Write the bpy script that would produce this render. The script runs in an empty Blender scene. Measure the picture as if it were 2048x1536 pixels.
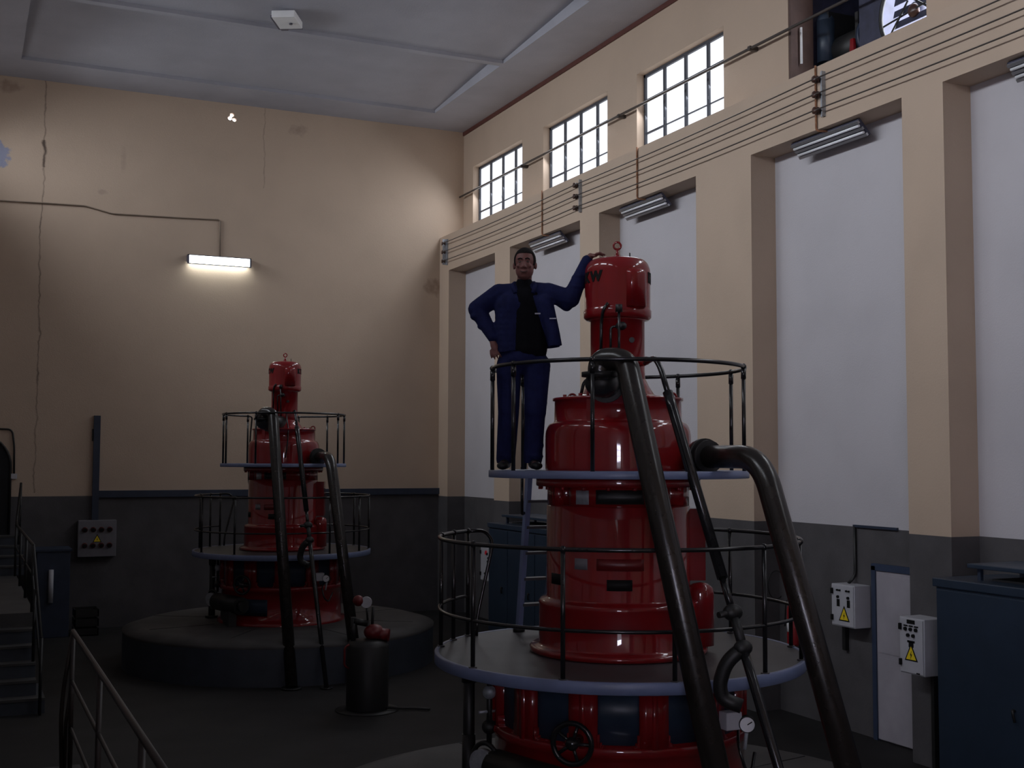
import bpy, bmesh, math, random
from mathutils import Vector, Matrix
random.seed(7)
PI = math.pi
S = bpy.context.scene
COL = S.collection
# ------------------------------------------------------------------ camera
def unit(v):
    return Vector(v).normalized()
F = unit((0.4154, 0.9076, 0.0619))
ROLL = math.radians(0.173)
R0 = F.cross(Vector((0, 0, 1))).normalized()
U0 = R0.cross(F)
RV = R0 * math.cos(ROLL) + U0 * math.sin(ROLL)
UV = U0 * math.cos(ROLL) - R0 * math.sin(ROLL)
cd = bpy.data.cameras.new('camera')
cam = bpy.data.objects.new('camera', cd)
COL.objects.link(cam)
m3 = Matrix((RV, UV, -F)).transposed()
cam.matrix_world = Matrix.Translation((0, 0, 3.4)) @ m3.to_4x4()
cd.sensor_width = 36
cd.lens = 42.36
cd.clip_start = 0.05
S.camera = cam
# ------------------------------------------------------------------ world, exposure
W = bpy.data.worlds.new('sky')
S.world = W
W.use_nodes = True
bg = W.node_tree.nodes['Background']
bg.inputs[0].default_value = (0.86, 0.9, 1, 1)
bg.inputs[1].default_value = 14
S.view_settings.view_transform = 'Standard'
S.view_settings.look = 'None'
S.view_settings.gamma = 1
S.view_settings.use_curve_mapping = False
S.view_settings.exposure = 0.0
# daylight strengths (frosted panes, glazed entrance behind the camera, lamp)
E_RIGHT, E_LEFT, E_FRONT, E_LAMP = 1.35, 1.2, 4.0, 14.0
DAY_W, DAY_TILT, DAY_SPREAD = 104.0, 12.0, 90.0
DAYR_W, DAYR_TILT, DAYR_SPREAD = 85.0, 40.0, 160.0
for _x, _y in [(-0.80, q) for q in (23.68, 20.05, 16.4, 12.2, 8.27, 4.6, 0.1)] + [(10.65, q) for q in (23.68, 20.05, 16.4, 8.27, 4.6, 0.1)]:
    # daylight through the high windows: seven of the left wall, six of the right wall
    _R = _x > 0
    _l = bpy.data.lights.new('window_daylight', 'AREA')
    _l.shape = 'RECTANGLE'
    _l.size, _l.size_y = 1.4, 2.5
    _l.energy = DAYR_W if _R else DAY_W
    _l.color = (0.86, 0.91, 1.0)
    _l.spread = math.radians(DAYR_SPREAD if _R else DAY_SPREAD)
    _o = bpy.data.objects.new('window_daylight', _l)
    COL.objects.link(_o)
    _o.location = (_x, _y, 9.25)
    _o.rotation_euler = (0, math.radians(90 - DAYR_TILT) if _R else math.radians(-90 + DAY_TILT), 0)

# ------------------------------------------------------------------ materials
def mat(name, col, rough=0.6, metal=0.0, noise=0.0, nscale=6.0, bump=0.0, bscale=60.0, spec=0.5, emit=None, estr=0.0, coat=0.0):
    m = bpy.data.materials.new(name)
    m.use_nodes = True
    nt = m.node_tree
    b = nt.nodes['Principled BSDF']
    b.inputs['Base Color'].default_value = (*col, 1)
    b.inputs['Roughness'].default_value = rough
    b.inputs['Metallic'].default_value = metal
    b.inputs['Specular IOR Level'].default_value = spec
    if coat:
        b.inputs['Coat Weight'].default_value = coat
        b.inputs['Coat Roughness'].default_value = 0.04
    if emit:
        b.inputs['Emission Color'].default_value = (*emit, 1)
        b.inputs['Emission Strength'].default_value = estr
    g = None
    if noise or bump:
        g = nt.nodes.new('ShaderNodeNewGeometry')
    if noise:
        n = nt.nodes.new('ShaderNodeTexNoise')
        n.inputs['Scale'].default_value = nscale
        n.inputs['Detail'].default_value = 6
        nt.links.new(g.outputs['Position'], n.inputs['Vector'])
        r = nt.nodes.new('ShaderNodeValToRGB')
        r.color_ramp.elements[0].position = 0.3
        r.color_ramp.elements[1].position = 0.7
        r.color_ramp.elements[0].color = (*[c * (1 - noise) for c in col], 1)
        r.color_ramp.elements[1].color = (*[min(1, c * (1 + noise)) for c in col], 1)
        nt.links.new(n.outputs['Fac'], r.inputs['Fac'])
        nt.links.new(r.outputs['Color'], b.inputs['Base Color'])
    if bump:
        n2 = nt.nodes.new('ShaderNodeTexNoise')
        n2.inputs['Scale'].default_value = bscale
        n2.inputs['Detail'].default_value = 4
        nt.links.new(g.outputs['Position'], n2.inputs['Vector'])
        bp = nt.nodes.new('ShaderNodeBump')
        bp.inputs['Strength'].default_value = bump
        bp.inputs['Distance'].default_value = 0.01
        nt.links.new(n2.outputs['Fac'], bp.inputs['Height'])
        nt.links.new(bp.outputs['Normal'], b.inputs['Normal'])
    return m

BEIGE = (0.50, 0.385, 0.29)
DADO = (0.082, 0.077, 0.081)
def wall_mat(name, col, dado_z=2.56, extras=()):
    """painted plaster above a grey mottled dado; extras are (kind, ...) marks in world metres"""
    m = mat(name, col, 0.75, bump=0.25, bscale=45)
    nt = m.node_tree
    b = nt.nodes['Principled BSDF']
    g = nt.nodes.new('ShaderNodeNewGeometry')
    sep = nt.nodes.new('ShaderNodeSeparateXYZ')
    nt.links.new(g.outputs['Position'], sep.inputs[0])
    def math_(op, a, bb, clamp=False):
        n = nt.nodes.new('ShaderNodeMath')
        n.operation = op
        n.use_clamp = clamp
        for i, v in enumerate((a, bb)):
            if isinstance(v, (int, float)):
                n.inputs[i].default_value = v
            else:
                nt.links.new(v, n.inputs[i])
        return n.outputs[0]
    def noise(scale, detail=5):
        n = nt.nodes.new('ShaderNodeTexNoise')
        n.inputs['Scale'].default_value = scale
        n.inputs['Detail'].default_value = detail
        nt.links.new(g.outputs['Position'], n.inputs['Vector'])
        return n.outputs['Fac']
    def mix(fac, c1, c2):
        n = nt.nodes.new('ShaderNodeMix')
        n.data_type = 'RGBA'
        if isinstance(fac, (int, float)):
            n.inputs['Factor'].default_value = fac
        else:
            nt.links.new(fac, n.inputs['Factor'])
        for i, c in ((6, c1), (7, c2)):
            if isinstance(c, tuple):
                n.inputs[i].default_value = (*c, 1)
            else:
                nt.links.new(c, n.inputs[i])
        return n.outputs[2]
    mot = noise(1.1)
    mot = math_('MULTIPLY', math_('SUBTRACT', mot, 0.4, True), 2.2, True)
    plaster = mix(mot, col, tuple(c * 0.9 for c in col))
    x, z = sep.outputs[0], sep.outputs[2]
    for e in extras:
        if e[0] == 'crack':        # x, z0, z1, width
            _, cx, z0, z1, w, dk = e
            wob = math_('MULTIPLY', math_('SUBTRACT', noise(2.6), 0.5), 0.22)
            dx = math_('ABSOLUTE', math_('SUBTRACT', math_('ADD', x, wob), cx), 0)
            f = math_('SUBTRACT', 1.0, math_('DIVIDE', dx, w), True)
            f = math_('MULTIPLY', f, math_('GREATER_THAN', z, z0))
            f = math_('MULTIPLY', f, math_('LESS_THAN', z, z1))
            f = math_('MULTIPLY', f, math_('MULTIPLY', noise(1.7, 8), dk), True)
            plaster = mix(f, plaster, (0.09, 0.06, 0.045))
        else:                      # blot: x, z, rx, rz, colour, amount
            _, cx, cz, rx, rz, c2, amt = e
            dx = math_('DIVIDE', math_('SUBTRACT', x, cx), rx)
            dz = math_('DIVIDE', math_('SUBTRACT', z, cz), rz)
            d = math_('ADD', math_('MULTIPLY', dx, dx), math_('MULTIPLY', dz, dz))
            d = math_('ADD', d, math_('MULTIPLY', math_('SUBTRACT', noise(7, 6), 0.5), 3.0))
            f = math_('MULTIPLY', math_('SUBTRACT', 1.0, d, True), amt, True)
            plaster = mix(f, plaster, c2)
    dm = math_('MULTIPLY', math_('SUBTRACT', noise(2.4, 8), 0.35, True), 2.0, True)
    dado = mix(dm, DADO, tuple(c * 0.62 for c in DADO))
    low = math_('LESS_THAN', z, dado_z)
    nt.links.new(mix(low, plaster, dado), b.inputs['Base Color'])
    return m

M = {}
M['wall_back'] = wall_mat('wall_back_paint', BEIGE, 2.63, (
    ('crack', 1.37, 2.7, 11, 0.022, 1.3), ('crack', 1.37, 9.2, 9.75, 0.04, 2.2), ('crack', 5.8, 9.2, 11, 0.016, 0.9),
    ('blot', 0.5, 9.35, 0.26, 0.3, (0.26, 0.27, 0.36), 3.0), ('blot', 9.75, 7.3, 0.28, 0.22, (0.2, 0.12, 0.08), 0.55),  # brown blot by the right corner is the window ledge's shadow, painted in
    ('blot', 2.9, 9.5, 0.07, 0.3, (0.2, 0.13, 0.1), 0.18), ('blot', 6.55, 10.55, 0.22, 0.14, (0.2, 0.13, 0.1), 0.4), ('blot', 2.5, 8.8, 0.12, 0.06, (0.18, 0.12, 0.1), 0.25),
    ('blot', 0.7, 10.75, 0.3, 0.14, (0.2, 0.12, 0.09), 0.5)))
M['beige'] = wall_mat('beige_plaster', BEIGE)
M['panel_white'] = wall_mat('off_white_plaster', (0.50, 0.48, 0.50))
M['ceiling'] = mat('ceiling_plaster', (0.38, 0.38, 0.42), 0.8, noise=0.06, nscale=1.5, bump=0.3, bscale=30)
M['floor'] = mat('floor_concrete', (0.019, 0.018, 0.018), 0.7, noise=0.3, nscale=1.3, bump=0.15, spec=0.25)
M['plinth'] = mat('plinth_concrete', (0.055, 0.053, 0.052), 0.7, noise=0.25, nscale=2.2, bump=0.2)
M['plinth_side'] = mat('plinth_paint', (0.035, 0.042, 0.055), 0.6, noise=0.2, nscale=3)
M['maroon'] = mat('maroon_trim_paint', (0.1, 0.03, 0.022), 0.6, noise=0.15, nscale=8)
M['red'] = mat('red_gloss_enamel', (0.19, 0.005, 0.007), 0.4, noise=0.1, nscale=3, coat=0.9, bump=0.05, bscale=22, spec=0.15)
M['red_dark'] = mat('dark_red_letters', (0.13, 0.006, 0.007), 0.4)
M['black'] = mat('black_gloss_pipe', (0.012, 0.012, 0.013), 0.22, noise=0.2, nscale=9)
M['brownpipe'] = mat('dark_brown_pipe', (0.016, 0.013, 0.011), 0.27, noise=0.25, nscale=9, bump=0.05)
M['blackmatt'] = mat('black_iron', (0.01, 0.01, 0.01), 0.5, noise=0.2, nscale=12)
M['bluegrey'] = mat('blue_grey_deck_paint', (0.15, 0.185, 0.31), 0.4, noise=0.12, nscale=5)
M['deck'] = mat('grey_deck_plate', (0.052, 0.049, 0.053), 0.5, noise=0.14, nscale=4)
M['bluecab'] = mat('blue_cabinet_paint', (0.020, 0.033, 0.055), 0.42, noise=0.1, nscale=4)
M['bluecab_dark'] = mat('dark_blue_paint', (0.02, 0.03, 0.055), 0.5, noise=0.15, nscale=4)
M['pane_dark'] = mat('dark_blue_inspection_glass', (0.022, 0.034, 0.055), 0.35, spec=0.2, noise=0.15, nscale=5)
M['boxgrey'] = mat('light_grey_box_paint', (0.42, 0.42, 0.45), 0.5, noise=0.05, nscale=7)
M['panelgrey'] = mat('dim_grey_panel_paint', (0.16, 0.155, 0.17), 0.55, noise=0.08, nscale=7)
M['yellow'] = mat('yellow_warning_paint', (0.8, 0.6, 0.02), 0.5, noise=0.05)
M['label_black'] = mat('black_label', (0.008, 0.008, 0.008), 0.6, spec=0.15, noise=0.1)
M['white'] = mat('white_paint', (0.75, 0.75, 0.75), 0.5, noise=0.04)
M['dial'] = mat('white_dial', (0.8, 0.8, 0.82), 0.4, noise=0.03)
M['alu'] = mat('aluminium_reflector', (0.7, 0.7, 0.74), 0.35, metal=0.85, noise=0.05)
M['tube'] = mat('unlit_fluorescent_tube', (0.85, 0.85, 0.88), 0.3, noise=0.02)
M['fixture'] = mat('dark_fixture_paint', (0.06, 0.06, 0.09), 0.4, noise=0.1)
M['steel'] = mat('galvanised_steel', (0.35, 0.37, 0.4), 0.45, metal=0.4, noise=0.2, nscale=20)
M['wire'] = mat('dark_copper_wire', (0.05, 0.04, 0.035), 0.5, noise=0.1)
M['rust'] = mat('rusty_conduit', (0.26, 0.12, 0.06), 0.7, noise=0.35, nscale=25)
M['beigepipe'] = mat('beige_cable', (0.2, 0.15, 0.11), 0.6, noise=0.15)
M['frame'] = mat('window_frame_paint', (0.05, 0.055, 0.07), 0.5, noise=0.1)
M['insul'] = mat('brown_porcelain', (0.06, 0.028, 0.02), 0.3, noise=0.2)
M['doorframe'] = mat('blue_door_frame', (0.03, 0.045, 0.085), 0.5, noise=0.1)
M['doorpanel'] = mat('pale_door_panel', (0.34, 0.32, 0.35), 0.6, noise=0.1, nscale=3)
M['darkvoid'] = mat('dark_opening', (0.008, 0.008, 0.01), 0.9, noise=0.2)
M['darkblue_niche'] = mat('dark_blue_niche_paint', (0.03, 0.032, 0.06), 0.6, noise=0.3, nscale=6)
M['brownjamb'] = mat('brown_jamb_paint', (0.10, 0.06, 0.05), 0.6, noise=0.2)
M['rail_brown'] = mat('brown_rail_paint', (0.016, 0.010, 0.008), 0.5, noise=0.2)
M['ext_red'] = mat('extinguisher_red', (0.26, 0.012, 0.016), 0.35, noise=0.05)
M['led_red'] = mat('red_push_button', (0.75, 0.03, 0.05), 0.3, noise=0.03)
M['socket'] = mat('dark_red_socket', (0.10, 0.022, 0.022), 0.5, noise=0.1)
M['skin'] = mat('skin', (0.155, 0.064, 0.056), 0.55, spec=0.3, noise=0.1, nscale=30)
M['hair'] = mat('dark_hair', (0.008, 0.006, 0.006), 0.8, spec=0.15, noise=0.3, nscale=80, bump=0.4, bscale=200)
M['jacket'] = mat('navy_work_cloth', (0.009, 0.012, 0.055), 0.9, spec=0.2, noise=0.2, nscale=18, bump=0.5, bscale=22)
M['shirt'] = mat('black_shirt_cloth', (0.004, 0.004, 0.006), 0.9, spec=0.1, noise=0.2, nscale=18, bump=0.3, bscale=25)
M['shoe'] = mat('black_shoe_leather', (0.008, 0.008, 0.009), 0.5, noise=0.2)
M['eye'] = mat('eye', (0.05, 0.035, 0.03), 0.25, noise=0.2, nscale=120)
M['pin'] = mat('pale_badge', (0.4, 0.4, 0.45), 0.5, noise=0.1)

def glow(name, col, strength, top_dim=0.0, z0=8.5, z1=10.03):
    """frosted pane lit from outside; the upper edge lies under the eaves"""
    m = bpy.data.materials.new(name)
    m.use_nodes = True
    nt = m.node_tree
    nt.nodes.clear()
    o = nt.nodes.new('ShaderNodeOutputMaterial')
    e = nt.nodes.new('ShaderNodeEmission')
    n = nt.nodes.new('ShaderNodeTexNoise')
    g = nt.nodes.new('ShaderNodeNewGeometry')
    n.inputs['Scale'].default_value = 1.2
    nt.links.new(g.outputs['Position'], n.inputs['Vector'])
    mp = nt.nodes.new('ShaderNodeMapRange')
    mp.inputs[1].default_value, mp.inputs[2].default_value = 0.3, 0.7
    mp.inputs[3].default_value, mp.inputs[4].default_value = strength * 0.85, strength * 1.1
    nt.links.new(n.outputs['Fac'], mp.inputs[0])
    e.inputs[0].default_value = (*col, 1)
    nt.links.new(mp.outputs[0], e.inputs[1])
    nt.links.new(e.outputs[0], o.inputs[0])
    return m
M['glow_r'] = glow('frosted_pane_daylight', (0.9, 0.93, 1.0), E_RIGHT)
M['glow_l'] = glow('frosted_pane_daylight_opposite', (0.92, 0.93, 1.0), E_LEFT)
M['glow_f'] = glow('entrance_glass_daylight', (0.85, 0.85, 1.0), E_FRONT)
M['glow_f_hi'] = glow('entrance_transom_daylight', (0.82, 0.80, 1.0), E_FRONT * 12)
M['lamp'] = glow('lit_diffuser', (0.92, 1.0, 0.97), E_LAMP)

# ------------------------------------------------------------------ mesh helpers
class MB:
    def __init__(s):
        s.bm = bmesh.new()
        s.mats = []
    def mi(s, m):
        if m not in s.mats:
            s.mats.append(m)
        return s.mats.index(m)
    def _fin(s, faces, m, smooth=False):
        i = s.mi(m)
        for f in faces:
            f.material_index = i
            f.smooth = smooth
    def box(s, x0, x1, y0, y1, z0, z1, m, rot=None, bevel=0):
        vs = [s.bm.verts.new((x, y, z)) for x in (x0, x1) for y in (y0, y1) for z in (z0, z1)]
        idx = ((0, 1, 3, 2), (4, 6, 7, 5), (0, 4, 5, 1), (2, 3, 7, 6), (0, 2, 6, 4), (1, 5, 7, 3))
        fs = [s.bm.faces.new([vs[i] for i in q]) for q in idx]
        s._fin(fs, m)
        if bevel:
            es = list({e for f in fs for e in f.edges})
            r = bmesh.ops.bevel(s.bm, geom=es, offset=bevel, segments=2, affect='EDGES', profile=0.5)
            s._fin(r['faces'], m)
        if rot:
            vv = {v for f in s.bm.faces if f.is_valid for v in f.verts} if bevel else set(vs)
            bmesh.ops.transform(s.bm, matrix=rot, verts=list(vv))
        return s
    def lathe(s, prof, m, n=64, a0=0, a1=2 * PI, c=(0, 0), cap=True, M4=None):
        full = abs(a1 - a0 - 2 * PI) < 1e-6
        k = n if full else n + 1
        rings = []
        allv = []
        for r, z in prof:
            if r < 1e-6:
                v = s.bm.verts.new((c[0], c[1], z))
                rings.append([v])
                allv.append(v)
            else:
                rg = [s.bm.verts.new((c[0] + r * math.cos(a0 + (a1 - a0) * i / n), c[1] + r * math.sin(a0 + (a1 - a0) * i / n), z)) for i in range(k)]
                rings.append(rg)
                allv += rg
        fs = []
        for A, B in zip(rings, rings[1:]):
            for i in range(n):
                j = (i + 1) % k
                if len(A) == 1 and len(B) == 1:
                    continue
                if len(A) == 1:
                    fs.append(s.bm.faces.new((A[0], B[j], B[i])))
                elif len(B) == 1:
                    fs.append(s.bm.faces.new((A[i], A[j], B[0])))
                else:
                    fs.append(s.bm.faces.new((A[i], A[j], B[j], B[i])))
        if not full and cap:
            for e in (0, k - 1):
                try:
                    fs.append(s.bm.faces.new([rg[e if len(rg) > 1 else 0] for rg in rings]))
                except ValueError:
                    pass
        s._fin(fs, m, True)
        if M4:
            bmesh.ops.transform(s.bm, matrix=M4, verts=allv)
        return s
    def cyl(s, p0, p1, r, m, n=16, r1=None):
        return s.tube([p0, p1], r, m, n, r1)
    def tube(s, pts, r, m, n=12, r1=None, closed=False):
        pts = [Vector(p) for p in pts]
        k = len(pts)
        rings = []
        prev = None
        for i, p in enumerate(pts):
            if closed:
                t = (pts[(i + 1) % k] - pts[i - 1]).normalized()
            elif i == 0:
                t = (pts[1] - pts[0]).normalized()
            elif i == k - 1:
                t = (pts[-1] - pts[-2]).normalized()
            else:
                t = ((pts[i] - pts[i - 1]).normalized() + (pts[i + 1] - pts[i]).normalized()).normalized()
            if prev is None:
                a = Vector((0, 0, 1)) if abs(t.z) < 0.9 else Vector((1, 0, 0))
                nrm = t.cross(a).normalized()
            else:
                nrm = (prev - t * prev.dot(t)).normalized()
            prev = nrm
            b = t.cross(nrm)
            rr = r if r1 is None else r + (r1 - r) * i / (k - 1)
            rings.append([s.bm.verts.new(p + (nrm * math.cos(2 * PI * j / n) + b * math.sin(2 * PI * j / n)) * rr) for j in range(n)])
        fs = []
        pairs = list(zip(rings, rings[1:])) + ([(rings[-1], rings[0])] if closed else [])
        for A, B in pairs:
            for j in range(n):
                fs.append(s.bm.faces.new((A[j], A[(j + 1) % n], B[(j + 1) % n], B[j])))
        s._fin(fs, m, True)
        if not closed:
            s._fin([s.bm.faces.new(rings[0][::-1]), s.bm.faces.new(rings[-1])], m)
        return s
    def sphere(s, c, r, m, sc=(1, 1, 1), n=16):
        M4 = Matrix.Translation(c) @ Matrix.Diagonal((r * sc[0], r * sc[1], r * sc[2], 1))
        d = bmesh.ops.create_uvsphere(s.bm, u_segments=n, v_segments=max(6, n // 2), radius=1, matrix=M4)
        fs = {f for v in d['verts'] for f in v.link_faces}
        s._fin(fs, m, True)
        return s
    def poly(s, pts, thick, m):
        """flat polygon pts (3-D) pushed along thick (vector)"""
        t = Vector(thick)
        a = [s.bm.verts.new(Vector(p)) for p in pts]
        b = [s.bm.verts.new(Vector(p) + t) for p in pts]
        fs = [s.bm.faces.new(a[::-1]), s.bm.faces.new(b)]
        k = len(pts)
        for i in range(k):
            fs.append(s.bm.faces.new((a[i], a[(i + 1) % k], b[(i + 1) % k], b[i])))
        s._fin(fs, m)
        return s
    def build(s, name, parent=None, loc=None):
        bmesh.ops.recalc_face_normals(s.bm, faces=s.bm.faces)
        me = bpy.data.meshes.new(name)
        s.bm.to_mesh(me)
        s.bm.free()
        for m in s.mats:
            me.materials.append(m)
        o = bpy.data.objects.new(name, me)
        COL.objects.link(o)
        if parent:
            o.parent = parent
        if loc:
            o.location = loc
        return o

def tag(o, label, cat, group=None):
    o['label'] = label
    o['category'] = cat
    if group:
        o['group'] = group
    return o
def thing(name, loc, label, cat, group=None, rz=0.0):
    o = bpy.data.objects.new(name, None)
    o.empty_display_size = 0.1
    COL.objects.link(o)
    o.location = loc
    o.rotation_euler = (0, 0, rz)
    return tag(o, label, cat, group)
def struct(o):
    o['kind'] = 'structure'
    return o
KIDS = {}
def copy_tree(o, parent=None):
    c = o.copy()
    COL.objects.link(c)
    if parent:
        c.parent = parent
    for ch in list(o.children):
        copy_tree(ch, c)
    return c
def arc(c, r, a0, a1, n, z):
    return [(c[0] + r * math.cos(a0 + (a1 - a0) * i / n), c[1] + r * math.sin(a0 + (a1 - a0) * i / n), z) for i in range(n + 1)]
def rad(d):
    return math.radians(d)
def fillet(pts, r, n=6):
    """round the inner corners of a polyline"""
    pts = [Vector(p) for p in pts]
    out = [pts[0]]
    for a, b, c in zip(pts, pts[1:], pts[2:]):
        u, v = (a - b), (c - b)
        d = min(r, u.length * 0.48, v.length * 0.48)
        p, q = b + u.normalized() * d, b + v.normalized() * d
        for i in range(n + 1):
            t = i / n
            out.append(p * (1 - t) ** 2 + b * 2 * t * (1 - t) + q * t * t)
    out.append(pts[-1])
    return out

# ------------------------------------------------------------------ room shell
XP, XR, XU = 9.875, 10.287, 10.453          # pier face, recess face, clerestory face (right wall)
YB, YF = 25.565, -4.0
ZL, ZB, ZC = 8.44, 7.62, 10.96
LXP, LXR, LXU = -0.05, -0.62, -0.62         # left wall
REC = [(22.436, 25.0), (18.704, 21.698), (15.007, 18.003), (10.681, 13.632), (6.9, 10.035), (3.4, 6.3), (-3.6, 2.6)]
WIN = [(22.36, 25.0), (18.74, 21.37), (15.1, 17.7), (10.86, 13.52), (6.95, 9.6), (3.3, 5.9), (-1.2, 1.4)]
WZ0, WZ1 = 8.5, 10.03

o = struct(MB().box(-1.2, 11.2, YF - 0.5, YB + 0.5, -0.3, 0, M['floor']).build('floor'))

def side_wall(name, xp, xr, xu, out, sgn, with_w4):
    b = MB()
    def bx(xa, xb, *a):
        b.box(min(xa, xb), max(xa, xb), *a)
    edges = sorted(REC)
    y = YF
    for a, c in edges:
        bx(xp, out, y, a, 0, ZB, M['beige'])
        bx(xr, out, a, c, 0, ZB, M['panel_white'])
        y = c
    bx(xp, out, y, YB, 0, ZB, M['beige'])
    bx(xp, out, YF, YB, ZB, ZL, M['beige'])
    bx(xu, out, YF, YB, ZL, WZ0, M['beige'])
    y = YF
    for i, (a, c) in enumerate(sorted(WIN)):
        top = 10.45 if (with_w4 and abs(a - 10.86) < 0.01) else WZ1
        bx(xu, out, y, a, WZ0, ZC, M['beige'])
        bx(xu, out, a, c, top, ZC, M['beige'])
        y = c
    bx(xu, out, y, YB, WZ0, ZC, M['beige'])
    return struct(b.build(name))
side_wall('wall_right', XP, XR, XU, 10.85, 1, True)
side_wall('wall_left', LXP, LXR, LXU, -1.0, -1, False)

# back wall with three small round holes
b = MB()
hx, hz = 5.086, 10.69
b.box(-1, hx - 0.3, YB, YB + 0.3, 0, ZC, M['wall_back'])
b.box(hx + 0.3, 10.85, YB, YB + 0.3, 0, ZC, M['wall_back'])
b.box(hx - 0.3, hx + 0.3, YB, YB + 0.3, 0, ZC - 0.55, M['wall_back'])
wb = b.build('wall_back')
pl = MB().box(hx - 0.3, hx + 0.3, YB, YB + 0.3, ZC - 0.55, ZC, M['wall_back']).build('wall_patch')
cut = MB()
for dx, dz in ((0.0, 0.045), (-0.045, -0.035), (0.05, -0.055)):
    cut.cyl((hx + dx + 0.0, YB - 0.2, hz + dz), (hx + dx + 0.06, YB + 0.5, hz + dz + 0.01), 0.052, M['wall_back'], 20)
co = cut.build('hole_cutter')
for k in range(1):
    md = pl.modifiers.new('holes', 'BOOLEAN')
    md.operation = 'DIFFERENCE'
    md.object = co
    md.solver = 'EXACT'
    md.use_self = True
bpy.context.view_layer.update()
dg = bpy.context.evaluated_depsgraph_get()
me = bpy.data.meshes.new_from_object(pl.evaluated_get(dg))
bmj = bmesh.new()
bmj.from_mesh(wb.data)
bmj.from_mesh(me)
bmj.to_mesh(wb.data)
bmj.free()
for q in (pl, co):
    bpy.data.objects.remove(q)
struct(wb)

# front wall, and a glazed entrance in the left wall behind the viewer
struct(MB().box(-1, 10.85, YF - 0.3, YF, 0, ZC, M['beige']).build('wall_front'))
DY0, DY1, DZ0, DZ1 = -2.95, -0.6, 1.75, 3.98
df = thing('door_3', (LXR, 0, 0), '', '')
del df['label'], df['category']
struct(df)
b = MB()
n = 3
for i in range(n + 1):
    y = DY0 + (DY1 - DY0) * i / n
    b.box(0, 0.04, y - 0.025, y + 0.025, DZ0, DZ1, M['frame'])
for z in (DZ0 + 0.03, 2.25, 2.65, 3.05, 3.36, 3.67, DZ1 - 0.03):
    b.box(0, 0.04, DY0, DY1, z - 0.02, z + 0.02, M['frame'])
b.build('door_frame', df)
MB().box(0.005, 0.02, DY0, DY1, DZ0, 3.05, M['glow_f']).build('glass_panel', df)
MB().box(0.005, 0.02, DY0, DY1, 3.05, DZ1, M['glow_f_hi']).build('glass_transom', df)

# ceiling with saw-tooth coffers
b = MB()
CX0, CX1 = 0.86, 9.27
cof = [(20.86, 24.36), (17.2, 20.7), (13.54, 17.04), (9.88, 13.38), (6.22, 9.72), (2.56, 6.06), (-1.1, 2.4)]
T = 11.6
b.box(-1, CX0, YF - .3, YB + .3, ZC, T, M['ceiling'])
b.box(CX1, 10.85, YF - .3, YB + .3, ZC, T, M['ceiling'])
y = YF - .3
for a, c in sorted(cof):
    b.box(CX0, CX1, y, a, ZC, T, M['ceiling'])
    zs = {0: ZC + 0.24, 1: ZC + 0.07}
    vs = [(CX0, a, zs[0]), (CX1, a, zs[0]), (CX1, c, zs[1]), (CX0, c, zs[1])]
    top = [(p[0], p[1], T) for p in vs]
    V_ = [b.bm.verts.new(p) for p in vs + top]
    fs = [b.bm.faces.new([V_[i] for i in q]) for q in ((0, 1, 2, 3), (7, 6, 5, 4), (0, 4, 5, 1), (1, 5, 6, 2), (2, 6, 7, 3), (3, 7, 4, 0))]
    b._fin(fs, M['ceiling'])
    y = c
b.box(CX0, CX1, y, YB + .3, ZC, T, M['ceiling'])
struct(b.build('ceiling'))
struct(MB().box(XU - 0.03, XU + 0.05, YF, YB, ZC - 0.085, ZC + 0.01, M['maroon']).build('trim_1'))
# grey ledge along the back wall dado, up the short return on the right wall
struct(MB().box(2.57, 9.9, YB - 0.07, YB + 0.02, 2.6, 2.735, M['bluecab_dark']).build('trim_2'))

# windows
def window(name, x, sgn, y0, y1, glowm, tilt=True):
    w = thing(name, (x, (y0 + y1) / 2, WZ0), '', '')
    del w['label'], w['category']
    struct(w)
    h = (y1 - y0) / 2
    z1 = WZ1 - WZ0
    zm, zl = 1.07, 0.5
    b = MB()
    def fb(*a):
        b.box(*a, M['frame'])
    fb(-0.03, 0.03, -h, -h + 0.05, 0, z1)
    fb(-0.03, 0.03, h - 0.05, h, 0, z1)
    fb(-0.03, 0.03, -h, h, z1 - 0.05, z1)
    fb(-0.03, 0.03, -h, h, 0, 0.05)
    for k in (1, 2, 3):
        yy = -h + 2 * h * k / 4
        fb(-0.025, 0.025, yy - 0.03, yy + 0.03, 0, z1)
    fb(-0.022, 0.022, -h, h, zm - 0.022, zm + 0.022)
    b.build('window_frame', w)
    bar = MB()
    for k in range(4):
        ya, yb = -h + 2 * h * k / 4, -h + 2 * h * (k + 1) / 4
        t = 0.016 if k == 3 else 0.008
        bar.box(-0.015, 0.015, ya + 0.03, yb - 0.03, zl - t, zl + t, M['frame'])
        if k:
            bar.box(-0.04 * sgn - 0.01, -0.04 * sgn + 0.01, ya - 0.045, ya - 0.015, zl + 0.06, zl + 0.12, M['frame'])
    bar.build('window_bar', w)
    MB().box(sgn * 0.015 - 0.004, sgn * 0.015 + 0.004, -h, h, 0, z1, glowm).build('window_pane', w)
    return w
k = 1
for i, (a, c) in enumerate(WIN):
    if i == 3:
        continue
    window('window_%d' % k, XU + 0.17, 1, a, c, M['glow_r'])
    k += 1
for i, (a, c) in enumerate(WIN):
    window('window_%d' % k, LXU - 0.17, -1, a, c, M['glow_l'])
    k += 1

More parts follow.
